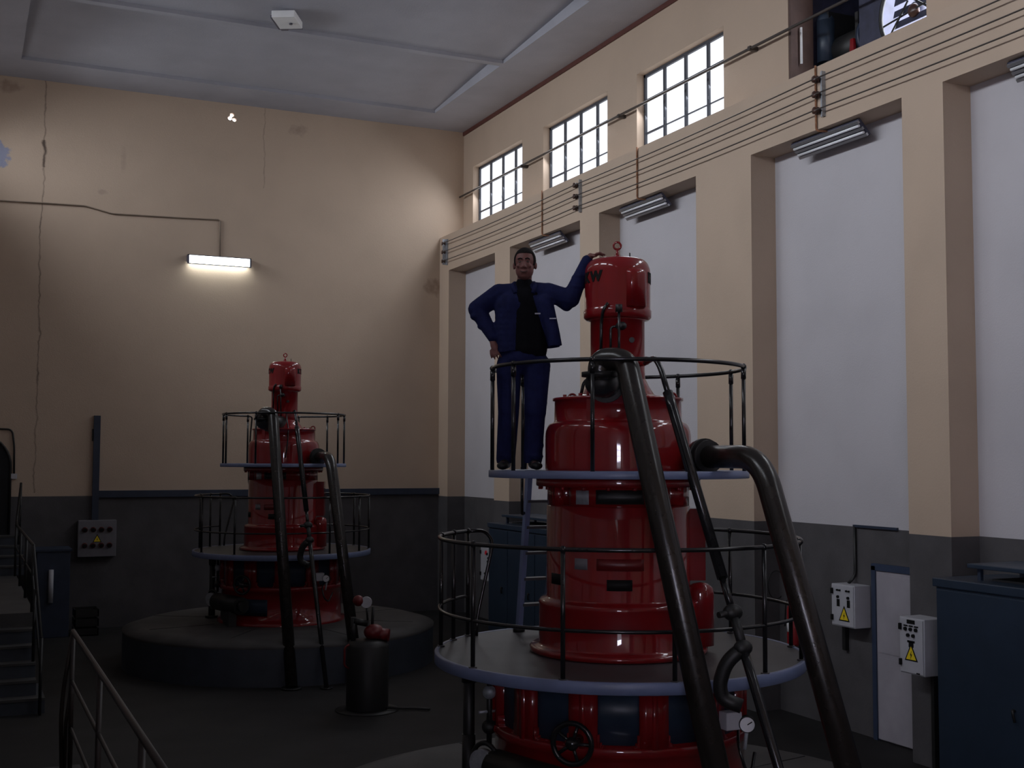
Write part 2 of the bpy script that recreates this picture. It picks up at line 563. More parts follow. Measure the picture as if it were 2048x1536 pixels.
# door 1: arched doorway on the back wall; door 2: blue framed door in the recess
d1 = thing('door_1', (0.28, YB, 1.9), '', '')
del d1['label'], d1['category']
struct(d1)
hw, hh = 0.62, 1.32
pts = [(-hw, 0, 0), (hw, 0, 0)] + [(hw * math.cos(PI * i / 20), 0, hh + 0.0 + hw * math.sin(PI * i / 20)) for i in range(21)]
MB().poly([(p[0], -0.012, p[2]) for p in pts], (0, 0.03, 0), M['darkvoid']).build('door_leaf', d1)
fr = MB()
fr.tube([(hw + 0.02, -0.015, 0)] + [((hw + .02) * math.cos(PI * i / 20), -0.015, hh + (hw + .02) * math.sin(PI * i / 20)) for i in range(21)] + [(-hw - .02, -0.015, 0)], 0.022, M['blackmatt'], 8)
fr.build('door_frame', d1)
d2 = thing('door_2', (XR, 11.4, 0), '', '')
del d2['label'], d2['category']
struct(d2)
b = MB()
b.box(-0.05, 0.02, 0.27, 0.34, 0, 2.1, M['doorframe'])
b.box(-0.05, 0.02, -0.60, -0.53, 0, 2.1, M['doorframe'])
b.box(-0.05, 0.02, -0.60, 0.34, 2.05, 2.13, M['doorframe'])
b.build('door_frame', d2)
b = MB()
b.box(-0.03, 0.01, -0.53, 0.27, 0.02, 2.05, M['doorpanel'])
b.box(-0.036, 0, -0.5, 0.24, 0.08, 1.0, M['doorpanel'])
b.box(-0.036, 0, -0.5, 0.24, 1.06, 2.0, M['doorpanel'])
b.build('door_leaf', d2)

# ------------------------------------------------------------------ machine gallery opening in the clerestory
y0, y1 = WIN[3]
b = MB()
yp = 12.24
b.box(10.85, 12.6, yp - 0.08, yp, 8.3, 10.6, M['darkblue_niche'])
b.box(10.85, 12.6, y1, y1 + 0.1, 8.3, 10.6, M['darkblue_niche'])
b.box(10.85, 12.6, yp, y1, 8.3, 8.44, M['darkblue_niche'])
b.box(10.85, 12.6, yp, y1, 10.5, 10.6, M['darkblue_niche'])
b.box(12.5, 12.6, yp, y1, 8.44, 10.5, M['darkvoid'])
b.box(XU + 0.01, 10.85, y1 - 0.05, y1, 8.5, 10.45, M['brownjamb'])
struct(b.build('wall_niche'))
fan = thing('exhaust_fan', (10.66, 11.36, 9.06), 'round exhaust fan with daylight between its blades, in the dark high opening', 'fan')
b = MB()
rf = 0.52
yl, yr, zl_, zh = 0.93, -0.44, -0.62, 1.3
n = 48
inner = [b.bm.verts.new((0, rf * math.cos(2 * PI * i / n), rf * math.sin(2 * PI * i / n))) for i in range(n)]
def sq(i):
    a = 2 * PI * i / n
    c, s_ = math.cos(a), math.sin(a)
    ty = (yl / c) if c > 1e-6 else ((yr - 0.1) / c if c < -1e-6 else 1e9)
    tz = (zh / s_) if s_ > 1e-6 else (zl_ / s_ if s_ < -1e-6 else 1e9)
    t = min(ty, tz)
    return (0, c * t, s_ * t)
outer = [b.bm.verts.new(sq(i)) for i in range(n)]
fs = []
for i in range(n):
    j = (i + 1) % n
    fs.append(b.bm.faces.new((inner[i], inner[j], outer[j], outer[i])))
r_ = bmesh.ops.extrude_face_region(b.bm, geom=fs)
bmesh.ops.translate(b.bm, verts=[v for v in r_['geom'] if isinstance(v, bmesh.types.BMVert)], vec=(0.03, 0, 0))
b._fin(list(b.bm.faces), M['darkblue_niche'])
b.build('fan_plate', fan)
b = MB()
b.tube([(0.0, rf * math.cos(2 * PI * i / 40), rf * math.sin(2 * PI * i / 40)) for i in range(40)], 0.028, M['blackmatt'], 8, closed=True)
b.cyl((0.02, 0.52 * math.cos(rad(205)), 0.52 * math.sin(rad(205))), (0.02, 0.1, 0.2), 0.014, M['blackmatt'])
b.cyl((0.02, rf * math.cos(rad(-35)), rf * math.sin(rad(-35))), (0.02, 0.05, 0.1), 0.014, M['blackmatt'])
b.cyl((0.02, rf * math.cos(rad(-10)), rf * math.sin(rad(-10))), (0.02, -0.5, 0.0), 0.012, M['blackmatt'])
b.build('fan_guard', fan)
for zz in (-0.40, -0.27, -0.13, 0.02, 0.17, 0.32):
    wdt = math.sqrt(rf * rf - zz * zz)
    MB().box(-0.004, 0.004, -wdt, wdt * 0.66, -0.048, 0.048, M['darkblue_niche'], rot=Matrix.Translation((0.06, 0, zz)) @ Matrix.Rotation(rad(14), 4, 'Y')).build('fan_blade', fan)
b = MB()
b.sphere((0.05, -0.02, -0.04), 0.09, M['insul'], (0.7, 1, 1))
b.cyl((0.05, -0.02, -0.02), (0.25, -0.02, -0.02), 0.09, M['darkblue_niche'])
b.build('fan_hub', fan)
win = thing('cable_winch', (11.2, 12.95, 8.5), 'dark winch with a red lever in the high opening above the beam', 'winch')
b = MB()
b.box(-0.3, 0.3, -0.35, 0.45, 0, 0.06, M['blackmatt'])
b.box(-0.25, 0.25, -0.3, -0.24, 0.06, 1.0, M['blackmatt'])
b.box(-0.25, 0.25, 0.3, 0.36, 0.06, 1.2, M['blackmatt'])
b.build('winch_frame', win)
b = MB().cyl((0, -0.3, 0.65), (0, 0.4, 0.65), 0.22, M['blackmatt'], 24)
b.cyl((0, -0.36, 0.65), (0, -0.30, 0.65), 0.3, M['bluecab_dark'], 24)
b.build('winch_drum', win)
MB().poly([(-0.28, -0.30, 0.06), (-0.28, -0.16, 0.06), (-0.28, -0.22, 0.62), (-0.28, -0.28, 0.62)], (-0.04, 0, 0), M['red']).build('winch_lever', win)
b = MB().cyl((-0.2, 0.42, 0.5), (-0.2, 0.42, 1.1), 0.13, M['bluecab'], 20)
b.sphere((-0.2, 0.42, 1.1), 0.13, M['bluecab'])
b.build('winch_motor', win)
tag(MB().box(-0.01, 0.01, -0.014, 0.014, 0, 0.52, M['white']).build('daylight_gap_strip', None, (10.6, 13.42, 8.95)),  # white colour stands in for daylight through a narrow gap
    'thin white strip painted as daylight through a gap at the left side of the dark high opening', 'strip')

# ------------------------------------------------------------------ electrical runs on the right wall
ZW = (8.235, 8.035, 7.83)
for i, z in enumerate(ZW):
    b = MB()
    pts = []
    span = [25.1, 18.69, 12.12, 6.0, 0.5]
    for a, c in zip(span, span[1:]):
        for q in range(8):
            t = q / 8
            pts.append((XP - 0.12, a + (c - a) * t, z - 0.03 * math.sin(PI * t)))
    pts.append((XP - 0.12, span[-1], z))
    b.tube(pts, 0.009, M['wire'], 6)
    tag(b.build('bus_wire'), ('topmost', 'middle', 'lowest')[i] + ' of three bare wires strung along the beam', 'wire', 'bare wires along the beam')
BR = [(25.1, 'insulator bracket at the far end of the beam, by the corner', 0.1), (18.69, 'insulator bracket on the beam under the second window from the corner', 0.03),
      (12.09, 'insulator bracket on the beam under the dark high opening', 0.03), (6.0, 'insulator bracket on the near stretch of the beam', 0.03)]
for y, lab, dx in BR[:3]:
    t = thing('insulator_bracket', (XP, y, 7.75), lab, 'bracket', 'insulator brackets on the beam')
    b = MB().box(-0.035, 0, -0.055, 0.0, 0, 0.58, M['steel'])
    b.box(-0.12, 0, -0.012, 0.0, 0.0, 0.58, M['steel']) if dx > 0.05 else b.box(-0.06, 0, -0.06, -0.045, 0, 0.58, M['steel'])
    b.build('mounting_bar', t)
    for z in ZW:
        b = MB()
        prof = [(0.0, 0), (0.03, 0), (0.03, 0.02), (0.05, 0.03), (0.05, 0.05), (0.032, 0.06), (0.045, 0.08), (0.045, 0.095), (0.0, 0.1)]
        b.lathe(prof, M['insul'], 14, M4=Matrix.Translation((-0.03, 0.02, z - 7.75)) @ Matrix.Rotation(-PI / 2, 4, 'Y'))
        b.build('insulator', t)
# long pipe past the windows
b = MB()
b.tube([(XU - 0.12, 25.5, 9.42), (XU - 0.12, 14.2, 9.39), (XU - 0.12, 10.9, 9.37), (XU - 0.12, 4, 9.37)], 0.022, M['wire'], 8)
t = thing('conduit_pipe', (0, 0, 0), 'long dark pipe running across the high windows of the right wall', 'pipe')
b.build('pipe_run', t)
for y in (22.1, 18.1, 14.25):
    MB().box(XU - 0.15, XU - 0.001, y - 0.03, y + 0.03, 9.36, 9.42, M['wire']).build('pipe_clip', t)
for y, z0, z1, m, lab in ((20.2, ZB, ZL, 'rust', 'rusty conduit dropping down the beam left of the second high window'),
                          (16.69, ZB, ZL, 'rust', 'rusty conduit dropping down the beam under the third high window'),
                          (12.2, ZB, ZL, 'rust', 'rusty conduit dropping past the bracket under the dark opening')):
    b = MB().tube(fillet([(XP - 0.02, y, z1 + 0.01), (XP - 0.02, y, z0 - 0.02), (XP + 0.12, y - 0.08, z0 - 0.03)], 0.05), 0.014, M[m], 8)
    tag(b.build('wall_conduit'), lab, 'conduit', 'conduits down the beam')

# fluorescent fixtures in the recesses
FX = thing('fluorescent_fixture', (10.04, 20.35, 7.49), 'unlit fluorescent fixture nearest the corner, above the man', 'lamp', 'fluorescent fixtures in the recesses')
b = MB()
rotf = Matrix.Rotation(rad(46), 4, 'Y')
b.box(-0.125, 0.125, -0.66, 0.66, 0.02, 0.055, M['fixture'], rot=rotf)
b.box(-0.03, 0.03, -0.06, 0.06, 0.05, 0.12, M['fixture'])
b.box(-0.03, 0.03, -0.5, -0.44, 0.05, 0.12, M['fixture'])
b.box(-0.03, 0.03, 0.44, 0.5, 0.05, 0.12, M['fixture'])
b.build('housing', FX)
for xx in (-0.095, 0.0, 0.095):
    b = MB()
    b.box(xx - 0.018, xx + 0.018, -0.66, 0.66, -0.008, 0.02, M['alu'], rot=rotf)
    b.build('reflector', FX)
for xx in (-0.05, 0.05):
    b = MB()
    p0, p1 = rotf @ Vector((xx, -0.64, -0.005)), rotf @ Vector((xx, 0.64, -0.005))
    b.cyl(p0, p1, 0.017, M['tube'], 12)
    b.build('tube', FX)
for y, lab in ((16.8, 'unlit fluorescent fixture in the recess behind the red motor cap'), (12.2, 'unlit fluorescent fixture in the wide recess above the warning boxes'),
               (8.55, 'unlit fluorescent fixture cut off by the right edge of the photo')):
    c = copy_tree(FX)
    c.location = (10.04, y, 7.49)
    c['label'] = lab

# ------------------------------------------------------------------ back wall furniture
t = thing('wall_lamp', (4.868, YB, 7.43), 'lit fluorescent lamp glowing on the back wall', 'lamp')
b = MB()
b.box(-0.66, 0.66, -0.05, 0, 0.06, 0.2, M['fixture'])
b.box(-0.66, 0.66, -0.16, -0.05, 0.185, 0.2, M['fixture'])
b.box(-0.66, -0.63, -0.16, -0.05, 0.02, 0.2, M['fixture'])
b.box(0.63, 0.66, -0.16, -0.05, 0.02, 0.2, M['fixture'])
b.box(-0.66, 0.66, -0.165, -0.15, 0.0, 0.018, M['fixture'])
b.build('housing', t)
b = MB().box(-0.625, 0.625, -0.15, -0.055, 0.025, 0.18, M['lamp'])
b.build('diffuser', t)
b = MB().tube(fillet([(0.0, YB - 0.02, 8.43), (1.4, YB - 0.02, 8.47), (2.17, YB - 0.02, 8.485), (2.7, YB - 0.02, 8.37), (4.0, YB - 0.02, 8.40), (4.885, YB - 0.02, 8.43), (4.89, YB - 0.02, 7.6)], 0.06), 0.014, M['beigepipe'], 8)
tag(b.build('wall_cable'), 'thin cable running along the back wall to the lit lamp', 'cable')
b = MB().tube(fillet([(0.2, YB - 0.03, 3.96), (0.93, YB - 0.03, 3.945), (0.975, YB - 0.03, 3.6), (0.985, YB - 0.03, 3.02)], 0.1), 0.018, M['blackmatt'], 8)
t = thing('door_conduit', (0, 0, 0), 'thin dark conduit bending down beside the arched door', 'conduit')
b.build('conduit_run', t)
MB().box(0.93, 1.04, YB - 0.05, YB, 2.98, 3.08, M['boxgrey']).build('switch_box', t)
t = thing('cable_duct', (2.505, YB, 2.15), 'tall blue-grey cable duct standing on the back wall above the socket panel', 'duct')
b = MB().box(-0.062, 0.062, -0.08, 0, 0, 2.09, M['bluecab_dark'])
b.build('duct_body', t)
MB().box(-0.09, -0.06, -0.05, 0, 1.58, 1.82, M['blackmatt']).build('duct_clip', t)

def warn_triangle(parent, o, u, v, n, s):
    """yellow triangle with black edge; o centre of base, u along base, v up, n outwards"""
    o, u, v, n = Vector(o), Vector(u), Vector(v), Vector(n)
    def tri(k, z):
        c = o + v * (s * 0.3)
        return [c + ((p - c) * k) + n * z for p in (o - u * s / 2, o + u * s / 2, o + v * s * 0.95)]
    w = MB().poly(tri(1, 0.002), n * 0.002, M['label_black']).build('warning_sign', parent)
    b = MB().poly(tri(0.76, 0.004), n * 0.002, M['yellow'])
    b.build('sign_face', w)
    bolt = [(0.06, 0.62), (-0.09, 0.33), (0.0, 0.35), (-0.05, 0.1), (0.1, 0.42), (0.01, 0.40)]
    MB().poly([o + u * (a * s * 0.8) + v * (c * s * 0.9) + n * 0.0065 for a, c in bolt], n * 0.0015, M['label_black']).build('bolt_mark', w)
t = thing('socket_panel', (2.545, YB, 1.425), 'grey panel with eight round sockets on the back wall', 'panel')
MB().box(-0.365, 0.365, -0.16, 0, 0, 0.725, M['panelgrey'], bevel=0.012).build('panel_box', t)
for r, z in ((0, 0.55), (1, 0.24)):
    for i in range(4):
        b = MB()
        b.cyl((-0.235 + 0.157 * i, -0.16, z), (-0.235 + 0.157 * i, -0.20, z - 0.015), 0.052, M['socket'], 20)
        b.cyl((-0.235 + 0.157 * i, -0.20, z - 0.015), (-0.235 + 0.157 * i, -0.21, z - 0.018), 0.036, M['blackmatt'], 20)
        b.build('socket', t)
warn_triangle(t, (0.0, -0.16, 0.29), (1, 0, 0), (0, 0, 1), (0, -1, 0), 0.17)

# ------------------------------------------------------------------ control boxes and cabinets on the right wall
def control_box(loc, w, h, dpt, label, kind):
    t = thing('control_box', loc, label, 'control box', 'grey control boxes on the right wall')
    MB().box(0, dpt, 0, w, 0, h, M['boxgrey'], bevel=0.008).build('enclosure', t)
    MB().box(-0.012, 0.0, 0.015, w - 0.015, 0.015, h - 0.015, M['boxgrey'], bevel=0.004).build('box_door', t)
    f = -0.012
    def dot(y, z, r, m, name):
        MB().cyl((f + 0.001, y, z), (f - 0.02, y, z), r, m, 12).build(name, t)
    def plate(y, z, a, c, m, name):
        MB().box(f - 0.005, f + 0.001, y - a, y + a, z - c, z + c, m).build(name, t)
    for z in (h * 0.2, h * 0.83):
        MB().box(f - 0.03, f, w - 0.05, w - 0.02, z - 0.035, z + 0.035, M['label_black'], bevel=0.006).build('latch', t)
    if kind == 1:
        for y in (0.30, 0.255, 0.13, 0.085):
            dot(y, h * 0.86, 0.012, M['label_black'], 'indicator')
        for y in (0.29, 0.10):
            dot(y, h * 0.70, 0.018, M['label_black'], 'switch')
            plate(y, h * 0.56, 0.026, 0.045, M['label_black'], 'nameplate')
        warn_triangle(t, (f, 0.18, h * 0.14), (0, -1, 0), (0, 0, 1), (-1, 0, 0), 0.2)
    elif kind == 2:
        plate(w * 0.5, h * 0.93, 0.06, 0.022, M['label_black'], 'nameplate')
        for y in (0.11, 0.19, 0.27):
            plate(y, h * 0.855, 0.03, 0.008, M['label_black'], 'nameplate')
            dot(y, h * 0.80, 0.02, M['label_black'], 'indicator')
        for y in (0.15, 0.23):
            dot(y, h * 0.69, 0.02, M['label_black'], 'switch')
        plate(w * 0.5, h * 0.58, 0.055, 0.012, M['label_black'], 'nameplate')
        plate(w * 0.5, h * 0.53, 0.035, 0.03, M['label_black'], 'nameplate')
        plate(0.09, h * 0.04, 0.025, 0.007, M['label_black'], 'nameplate')
        warn_triangle(t, (f, w * 0.5, h * 0.24), (0, -1, 0), (0, 0, 1), (-1, 0, 0), 0.2)
    else:
        dot(0.30, h * 0.83, 0.042, M['led_red'], 'stop_button')
        for y, z in ((0.24, 0.80), (0.2, 0.68), (0.22, 0.58), (0.36, 0.22)):
            dot(y, h * z, 0.02, M['label_black'], 'switch')
        warn_triangle(t, (f, 0.22, h * 0.28), (0, -1, 0), (0, 0, 1), (-1, 0, 0), 0.16)
    return t
t = control_box((10.037, 11.81, 1.33), 0.43, 0.52, 0.25, 'grey control box with warning triangle on the recess wall beside the blue framed door', 1)
t = control_box((9.575, 10.15, 1.05), 0.38, 0.615, 0.30, 'grey control box with yellow warning triangle on the pier next to the big blue cabinet', 2)
MB().box(0.12, 0.2, 0.0, 0.045, -1.05, 0.0, M['blackmatt']).build('support_post', t)
t = control_box((9.6, 21.85, 0.97), 0.6, 0.68, 0.275, 'grey control box with a red stop button left of the far blue cabinet', 3)
b = MB().tube(fillet([(XR - 0.02, 12.06, 2.575), (XR - 0.02, 12.06, 1.95), (XR - 0.1, 12.1, 1.85)], 0.08), 0.02, M['blackmatt'], 8)
b.box(XR - 0.035, XR - 0.002, 11.3, 12.08, 2.555, 2.585, M['bluecab_dark'])
tag(b.build('box_conduit'), 'black conduit dropping into the control box beside the blue framed door', 'conduit')
b = MB().box(XR - 0.06, XR, 12.22, 12.28, 1.0, 1.34, M['blackmatt'])
tag(b.build('box_conduit'), 'short black conduit under the control box beside the blue framed door', 'conduit')

def cabinet(y0, y1, label, seams):
    x0, x1, h = 9.2, 10.2, 2.19
    t = thing('switchgear_cabinet', (x0, y0, 0), label, 'cabinet', 'blue switchgear cabinets along the right wall')
    L = y1 - y0
    b = MB().box(0, 1.0, 0, L, 0, h - 0.09, M['bluecab'])
    b.box(-0.03, 1.0, -0.03, L + 0.03, h - 0.09, h, M['bluecab'], bevel=0.01)
    b.build('cabinet_body', t)
    ys = [0] + sorted(q - y0 for q in seams) + [L]
    for a, c in zip(ys, ys[1:]):
        d = MB().box(-0.014, 0, a + 0.012, c - 0.012, 0.08, h - 0.12, M['bluecab'], bevel=0.004).build('cabinet_door', t)
        b = MB().tube(fillet([(-0.012, a + 0.22, 1.02), (-0.05, a + 0.22, 1.03), (-0.05, a + 0.19, 0.92)], 0.02), 0.014, M['blackmatt'], 8)
        b.build('door_handle', d)
    b = MB().box(0.12, 0.85, 0.25, L - 0.3, h + 0.12, h + 0.165, M['bluecab'], bevel=0.008)
    for xx in (0.2, 0.78):
        for yy in (0.35, L - 0.4):
            b.box(xx - 0.02, xx + 0.02, yy - 0.02, yy + 0.02, h, h + 0.13, M['bluecab_dark'])
    b.box(0.25, 0.75, 0.45, L - 0.5, h, h + 0.02, M['darkvoid'])
    b.build('vent_cover', t)
    return t
cabinet(7.0, 9.57, 'large blue switchgear cabinet at the right edge of the photo', (8.35,))
cabinet(18.02, 21.12, 'blue switchgear cabinet behind the near red generator', (20.25, 19.1))

t = thing('fire_extinguisher', (XR - 0.1, 13.2, 0.93), 'red fire extinguisher hung low on the recess wall behind the near machine', 'extinguisher')
MB().lathe([(0, 0), (0.085, 0), (0.09, 0.03), (0.09, 0.47), (0.07, 0.54), (0.03, 0.58), (0, 0.58)], M['ext_red'], 24).build('cylinder', t)
b = MB().cyl((0, 0, 0.57), (0, 0, 0.65), 0.022, M['blackmatt'])
b.box(-0.1, 0.03, -0.012, 0.012, 0.63, 0.66, M['blackmatt'])
b.build('valve_handle', t)
MB().lathe([(0.0905, 0.18), (0.0925, 0.18), (0.0925, 0.34), (0.0905, 0.34)], M['white'], 10, rad(150), rad(215)).build('label_sticker', t)
MB().tube(fillet([(0, 0, 0.62), (-0.08, 0.06, 0.6), (-0.1, 0.06, 0.25)], 0.05), 0.011, M['blackmatt'], 8).build('hose', t)
b = MB().tube([(10.21 + 0.14 * math.cos(2 * PI * i / 30), 13.6, 1.69 + 0.19 * math.sin(2 * PI * i / 30)) for i in range(30)], 0.008, M['blackmatt'], 6, closed=True)
tag(b.build('cable_loop'), 'thin black cable loop hanging on the side of the pier above the extinguisher', 'cable')

# ------------------------------------------------------------------ left side: stairs, landing, railings, cabinet, crate
XS0, XS1 = -0.04, 1.03
st = thing('stair_flight', (0, 17.4, 0), 'concrete steps at the left edge rising to the arched door', 'stairs')
b = MB()
for i in range(5):
    b.box(XS0, XS1 + (0.1 if i == 0 else 0), i * 0.23, 1.15, i * 0.2, (i + 1) * 0.2, M['plinth_side'])
    b.box(XS0, XS1 + (0.1 if i == 0 else 0), i * 0.23 - 0.015, i * 0.23 + 0.23, (i + 1) * 0.2 - 0.03, (i + 1) * 0.2 + 0.004, M['plinth'])
b.build('lower_steps', st)
b = MB().box(XS0, XS1, 1.13, 8.16, 0, 1.2, M['plinth'])
b.build('landing_slab', st)
b = MB()
for i in range(4):
    b.box(XS0, 1.16, 7.05 + i * 0.25, 8.16, 1.2 + i * 0.172, 1.2 + (i + 1) * 0.172, M['plinth_side'])
    b.box(XS0, 1.16, 7.035 + i * 0.25, 7.3 + i * 0.25, 1.2 + (i + 1) * 0.172 - 0.03, 1.2 + (i + 1) * 0.172 + 0.003, M['plinth'])
b.build('upper_steps', st)
rl = thing('stair_railing', (1.0, 17.4, 0), 'black railing along the steps and landing at the left edge', 'railing')
tp = [(0.06, -0.12, 1.0), (0.0, 1.2, 2.15), (0.0, 6.9, 2.15), (0.1, 7.75, 2.9)]
MB().tube(fillet(tp, 0.12), 0.022, M['blackmatt'], 8).build('handrail', rl)
MB().tube(fillet([(p[0], p[1], p[2] - 0.42) for p in tp], 0.1), 0.015, M['blackmatt'], 8).build('mid_rail', rl)
for p, z0 in ((tp[0], 0.0), ((0, 0.55, 1.58), 0.6), (tp[1], 1.2), ((0, 3.1, 2.15), 1.2), ((0, 5.0, 2.15), 1.2), (tp[2], 1.2), (tp[3], 1.7)):
    MB().cyl((p[0], p[1], z0), (p[0], p[1], p[2] + 0.01), 0.022, M['blackmatt'], 10).build('post', rl)

ld = thing('raised_landing', (0, 0, 0), 'raised concrete landing in the bottom left corner', 'landing')
MB().box(-0.04, 0.85, 2.6, 9.3, 0, 1.2, M['plinth']).build('landing_slab', ld)
MB().box(-0.04, 1.3, YF + 0.02, 2.0, 0, 1.75, M['plinth']).build('upper_slab', ld)
b = MB()
for i in range(2):
    b.box(-0.04, 0.85, 2.0, 2.6 - i * 0.3, 1.2 + 0.0 + i * 0.18, 1.38 + i * 0.18, M['plinth'])
b.box(-0.04, 0.85, 2.0, 2.6, 0, 1.2, M['plinth'])
b.build('steps', ld)
rr = thing('landing_railing', (0.75, 0, 1.2), 'brown pipe railing with three rails in the bottom left corner', 'railing')
PY = (8.92, 7.17, 5.45, 3.7)
for y in PY:
    MB().cyl((0, y, 0), (0, y, 1.0), 0.017, M['rail_brown'], 10).build('post', rr)
for z in (1.0, 0.66, 0.34):
    MB().tube([(0.0, 8.92, z), (0, 2.8, z)], 0.017 if z > 0.9 else 0.012, M['rail_brown'], 10).build('rail', rr)
MB().tube(fillet([(0.0, 8.92, 1.0), (-0.065, 8.95, 0.5), (-0.045, 9.0, 0.02)], 0.2), 0.015, M['rail_brown'], 10).build('end_brace', rr)
MB().tube([(0.0, 8.92, 0.66), (-0.03, 8.95, 0.36), (-0.025, 9.0, 0.02)], 0.013, M['rail_brown'], 10).build('end_brace', rr)

t = thing('storage_cabinet', (1.68, 24.6, 0), 'dark blue cabinet beside the steps against the back wall', 'cabinet')
MB().box(-0.3, 0.3, -0.1, 0.75, 0, 1.62, M['bluecab_dark'], bevel=0.01).build('cabinet_body', t)
MB().box(-0.33, 0.33, -0.13, 0.75, 1.62, 1.66, M['bluecab_dark']).build('cabinet_top', t)
tag(MB().cyl((0, 0, 0), (0, 0, 0.62), 0.045, M['boxgrey'], 14).build('white_tube', None, (1.64, 24.456, 0.66)), 'upright white tube fixed to the front of the dark blue cabinet', 'tube')
t = thing('dark_crate', (2.3, 24.75, 0), 'small black crate on the floor below the socket panel', 'crate')
b = MB()
for z in (0.0, 0.18, 0.36):
    b.box(-0.22, 0.22, -0.25, -0.23, z, z + 0.14, M['blackmatt'])
    b.box(-0.22, 0.22, 0.23, 0.25, z, z + 0.14, M['blackmatt'])
    b.box(-0.22, -0.20, -0.25, 0.25, z, z + 0.14, M['blackmatt'])
    b.box(0.20, 0.22, -0.25, 0.25, z, z + 0.14, M['blackmatt'])
b.box(-0.22, 0.22, -0.25, 0.25, 0, 0.02, M['blackmatt'])
b.build('crate_body', t)

# ceiling box
t = thing('ceiling_box', (4.93, 20.14, 10.89), 'small white box lamp on the grey ceiling', 'ceiling box', rz=rad(-28))
MB().box(-0.20, 0.20, -0.29, 0.29, 0, 0.12, M['white'], bevel=0.01).build('box_body', t)
b = MB().box(-0.225, -0.20, -0.25, 0.29, 0.0, 0.05, M['fixture'])
b.box(-0.225, 0.20, 0.29, 0.315, 0.0, 0.04, M['fixture'])
b.box(-0.19, -0.07, 0.315, 0.37, 0.0, 0.03, M['fixture'])
b.build('box_clamp', t)
MB().cyl((0.06, 0.02, 0), (0.06, 0.02, -0.02), 0.03, M['fixture'], 12).build('lens', t)

# ------------------------------------------------------------------ generators
def curved_patch(name, r, th, ht, z, hgt, m, parent, thick=0.008):
    """patch on a vertical cylinder: centre angle th (deg), half width ht (deg)"""
    return MB().lathe([(r - 0.01, z - hgt / 2), (r + thick, z - hgt / 2), (r + thick, z + hgt / 2), (r - 0.01, z + hgt / 2), (r - 0.01, z - hgt / 2)], m, 14, rad(th - ht), rad(th + ht)).build(name, parent)

GEN = []
U1 = (4.914, 8.646)
U2 = (5.05, 20.409)
# plinth
pl = thing('machine_plinth', (*U1, 0), 'round concrete plinth under the near red generator, bottom of photo', 'plinth', 'round concrete plinths')
MB().lathe([(2.57, 0), (2.57, 0.56)], M['plinth_side'], 96).build('plinth_wall', pl)
MB().lathe([(2.57, 0.555), (2.58, 0.6), (2.30, 0.678), (0, 0.678)], M['plinth'], 96).build('plinth_top', pl)
for i in range(8):
    a = rad(12 + 45 * i)
    MB().tube([(1.2 * math.cos(a), 1.2 * math.sin(a), 0.678), (2.28 * math.cos(a), 2.28 * math.sin(a), 0.678)], 0.006, M['blackmatt'], 4).build('plate_joint', pl)

g = thing('vertical_generator', (*U1, 0.678), 'large glossy red vertical generator the man leans on', 'generator', 'red vertical generators')
Z0 = 0.678
def z(v):
    return v - Z0
RED = M['red']
# lower housing: solid base ring, recessed dark band, pillars
b = MB()
b.lathe([(1.06, 0), (1.06, 0.05), (1.0, 0.06), (1.0, z(1.22)), (1.03, z(1.23)), (1.03, z(1.29)), (1.02, z(1.3)), (0.95, z(1.3)), (0.95, z(1.74)), (1.03, z(1.74)), (1.03, z(1.77)), (0.6, z(1.77))], RED, 72)
for k in range(12):
    th = -119.6 + 15 + 30 * k
    b.lathe([(0.94, z(1.29)), (1.02, z(1.29)), (1.02, z(1.75)), (0.94, z(1.75))], RED, 4, rad(th - 6), rad(th + 6))
    b.lathe([(0.94, z(1.29)), (1.035, z(1.29)), (1.035, z(1.75)), (0.94, z(1.75))], RED, 2, rad(th - 1.2), rad(th + 1.2))
    for sgn in (-1, 1):       # rounded lower corners
        for q in range(4):
            a0 = th + sgn * (6 + q * 0.9)
            hq = 0.085 * (1 - math.sqrt(max(0, 1 - (1 - q / 4) ** 2)))
            aa, ab = sorted((a0, a0 + sgn * 0.9))
            b.lathe([(0.94, z(1.29)), (1.015, z(1.29)), (1.015, z(1.30) + hq), (0.94, z(1.30) + hq)], RED, 1, rad(aa), rad(ab))
b.build('lower_housing', g)
for k in range(12):
    th = -119.6 + 30 * k
    curved_patch('inspection_window', 0.955, th, 9.2, z(1.53), 0.44, M['pane_dark'], g)
# access cover below
curved_patch('access_cover', 1.0, -131, 14, z(0.98), 0.26, M['pane_dark'], g, 0.02)
# stator
b = MB()
b.lathe([(0.6, z(1.86)), (0.72, z(1.86)), (0.72, z(1.895)), (0.70, z(1.905)), (0.655, z(1.91)), (0.645, z(1.93)), (0.645, z(2.23)), (0.65, z(2.25)), (0.63, z(2.275)), (0.59, z(2.285)), (0.583, z(2.30)), (0.583, z(3.02)), (0.575, z(3.03)), (0.35, z(3.03))], RED, 96)
b.build('stator_housing', g)
b = MB()
gaps = [(-172, 11), (113, 11), (8, 10), (-67, 10)]
ang = sorted(((a - w) % 360, (a + w) % 360) for a, w in gaps)
b.lathe([(0.36, z(3.02)), (0.36, z(3.2))], RED, 48)
for i, (s_, e_) in enumerate(ang):
    nx = ang[(i + 1) % 4][0]
    if nx < e_:
        nx += 360
    b.lathe([(0.36, z(3.03)), (0.578, z(3.03)), (0.578, z(3.20)), (0.36, z(3.20))], RED, 24, rad(e_), rad(nx))
for a, w in gaps:                              # slim struts dividing the gaps
    b.lathe([(0.5, z(3.02)), (0.575, z(3.02)), (0.575, z(3.2)), (0.5, z(3.2))], RED, 2, rad(a - w), rad(a - w + 3))
b.build('vent_ring', g)
b = MB()
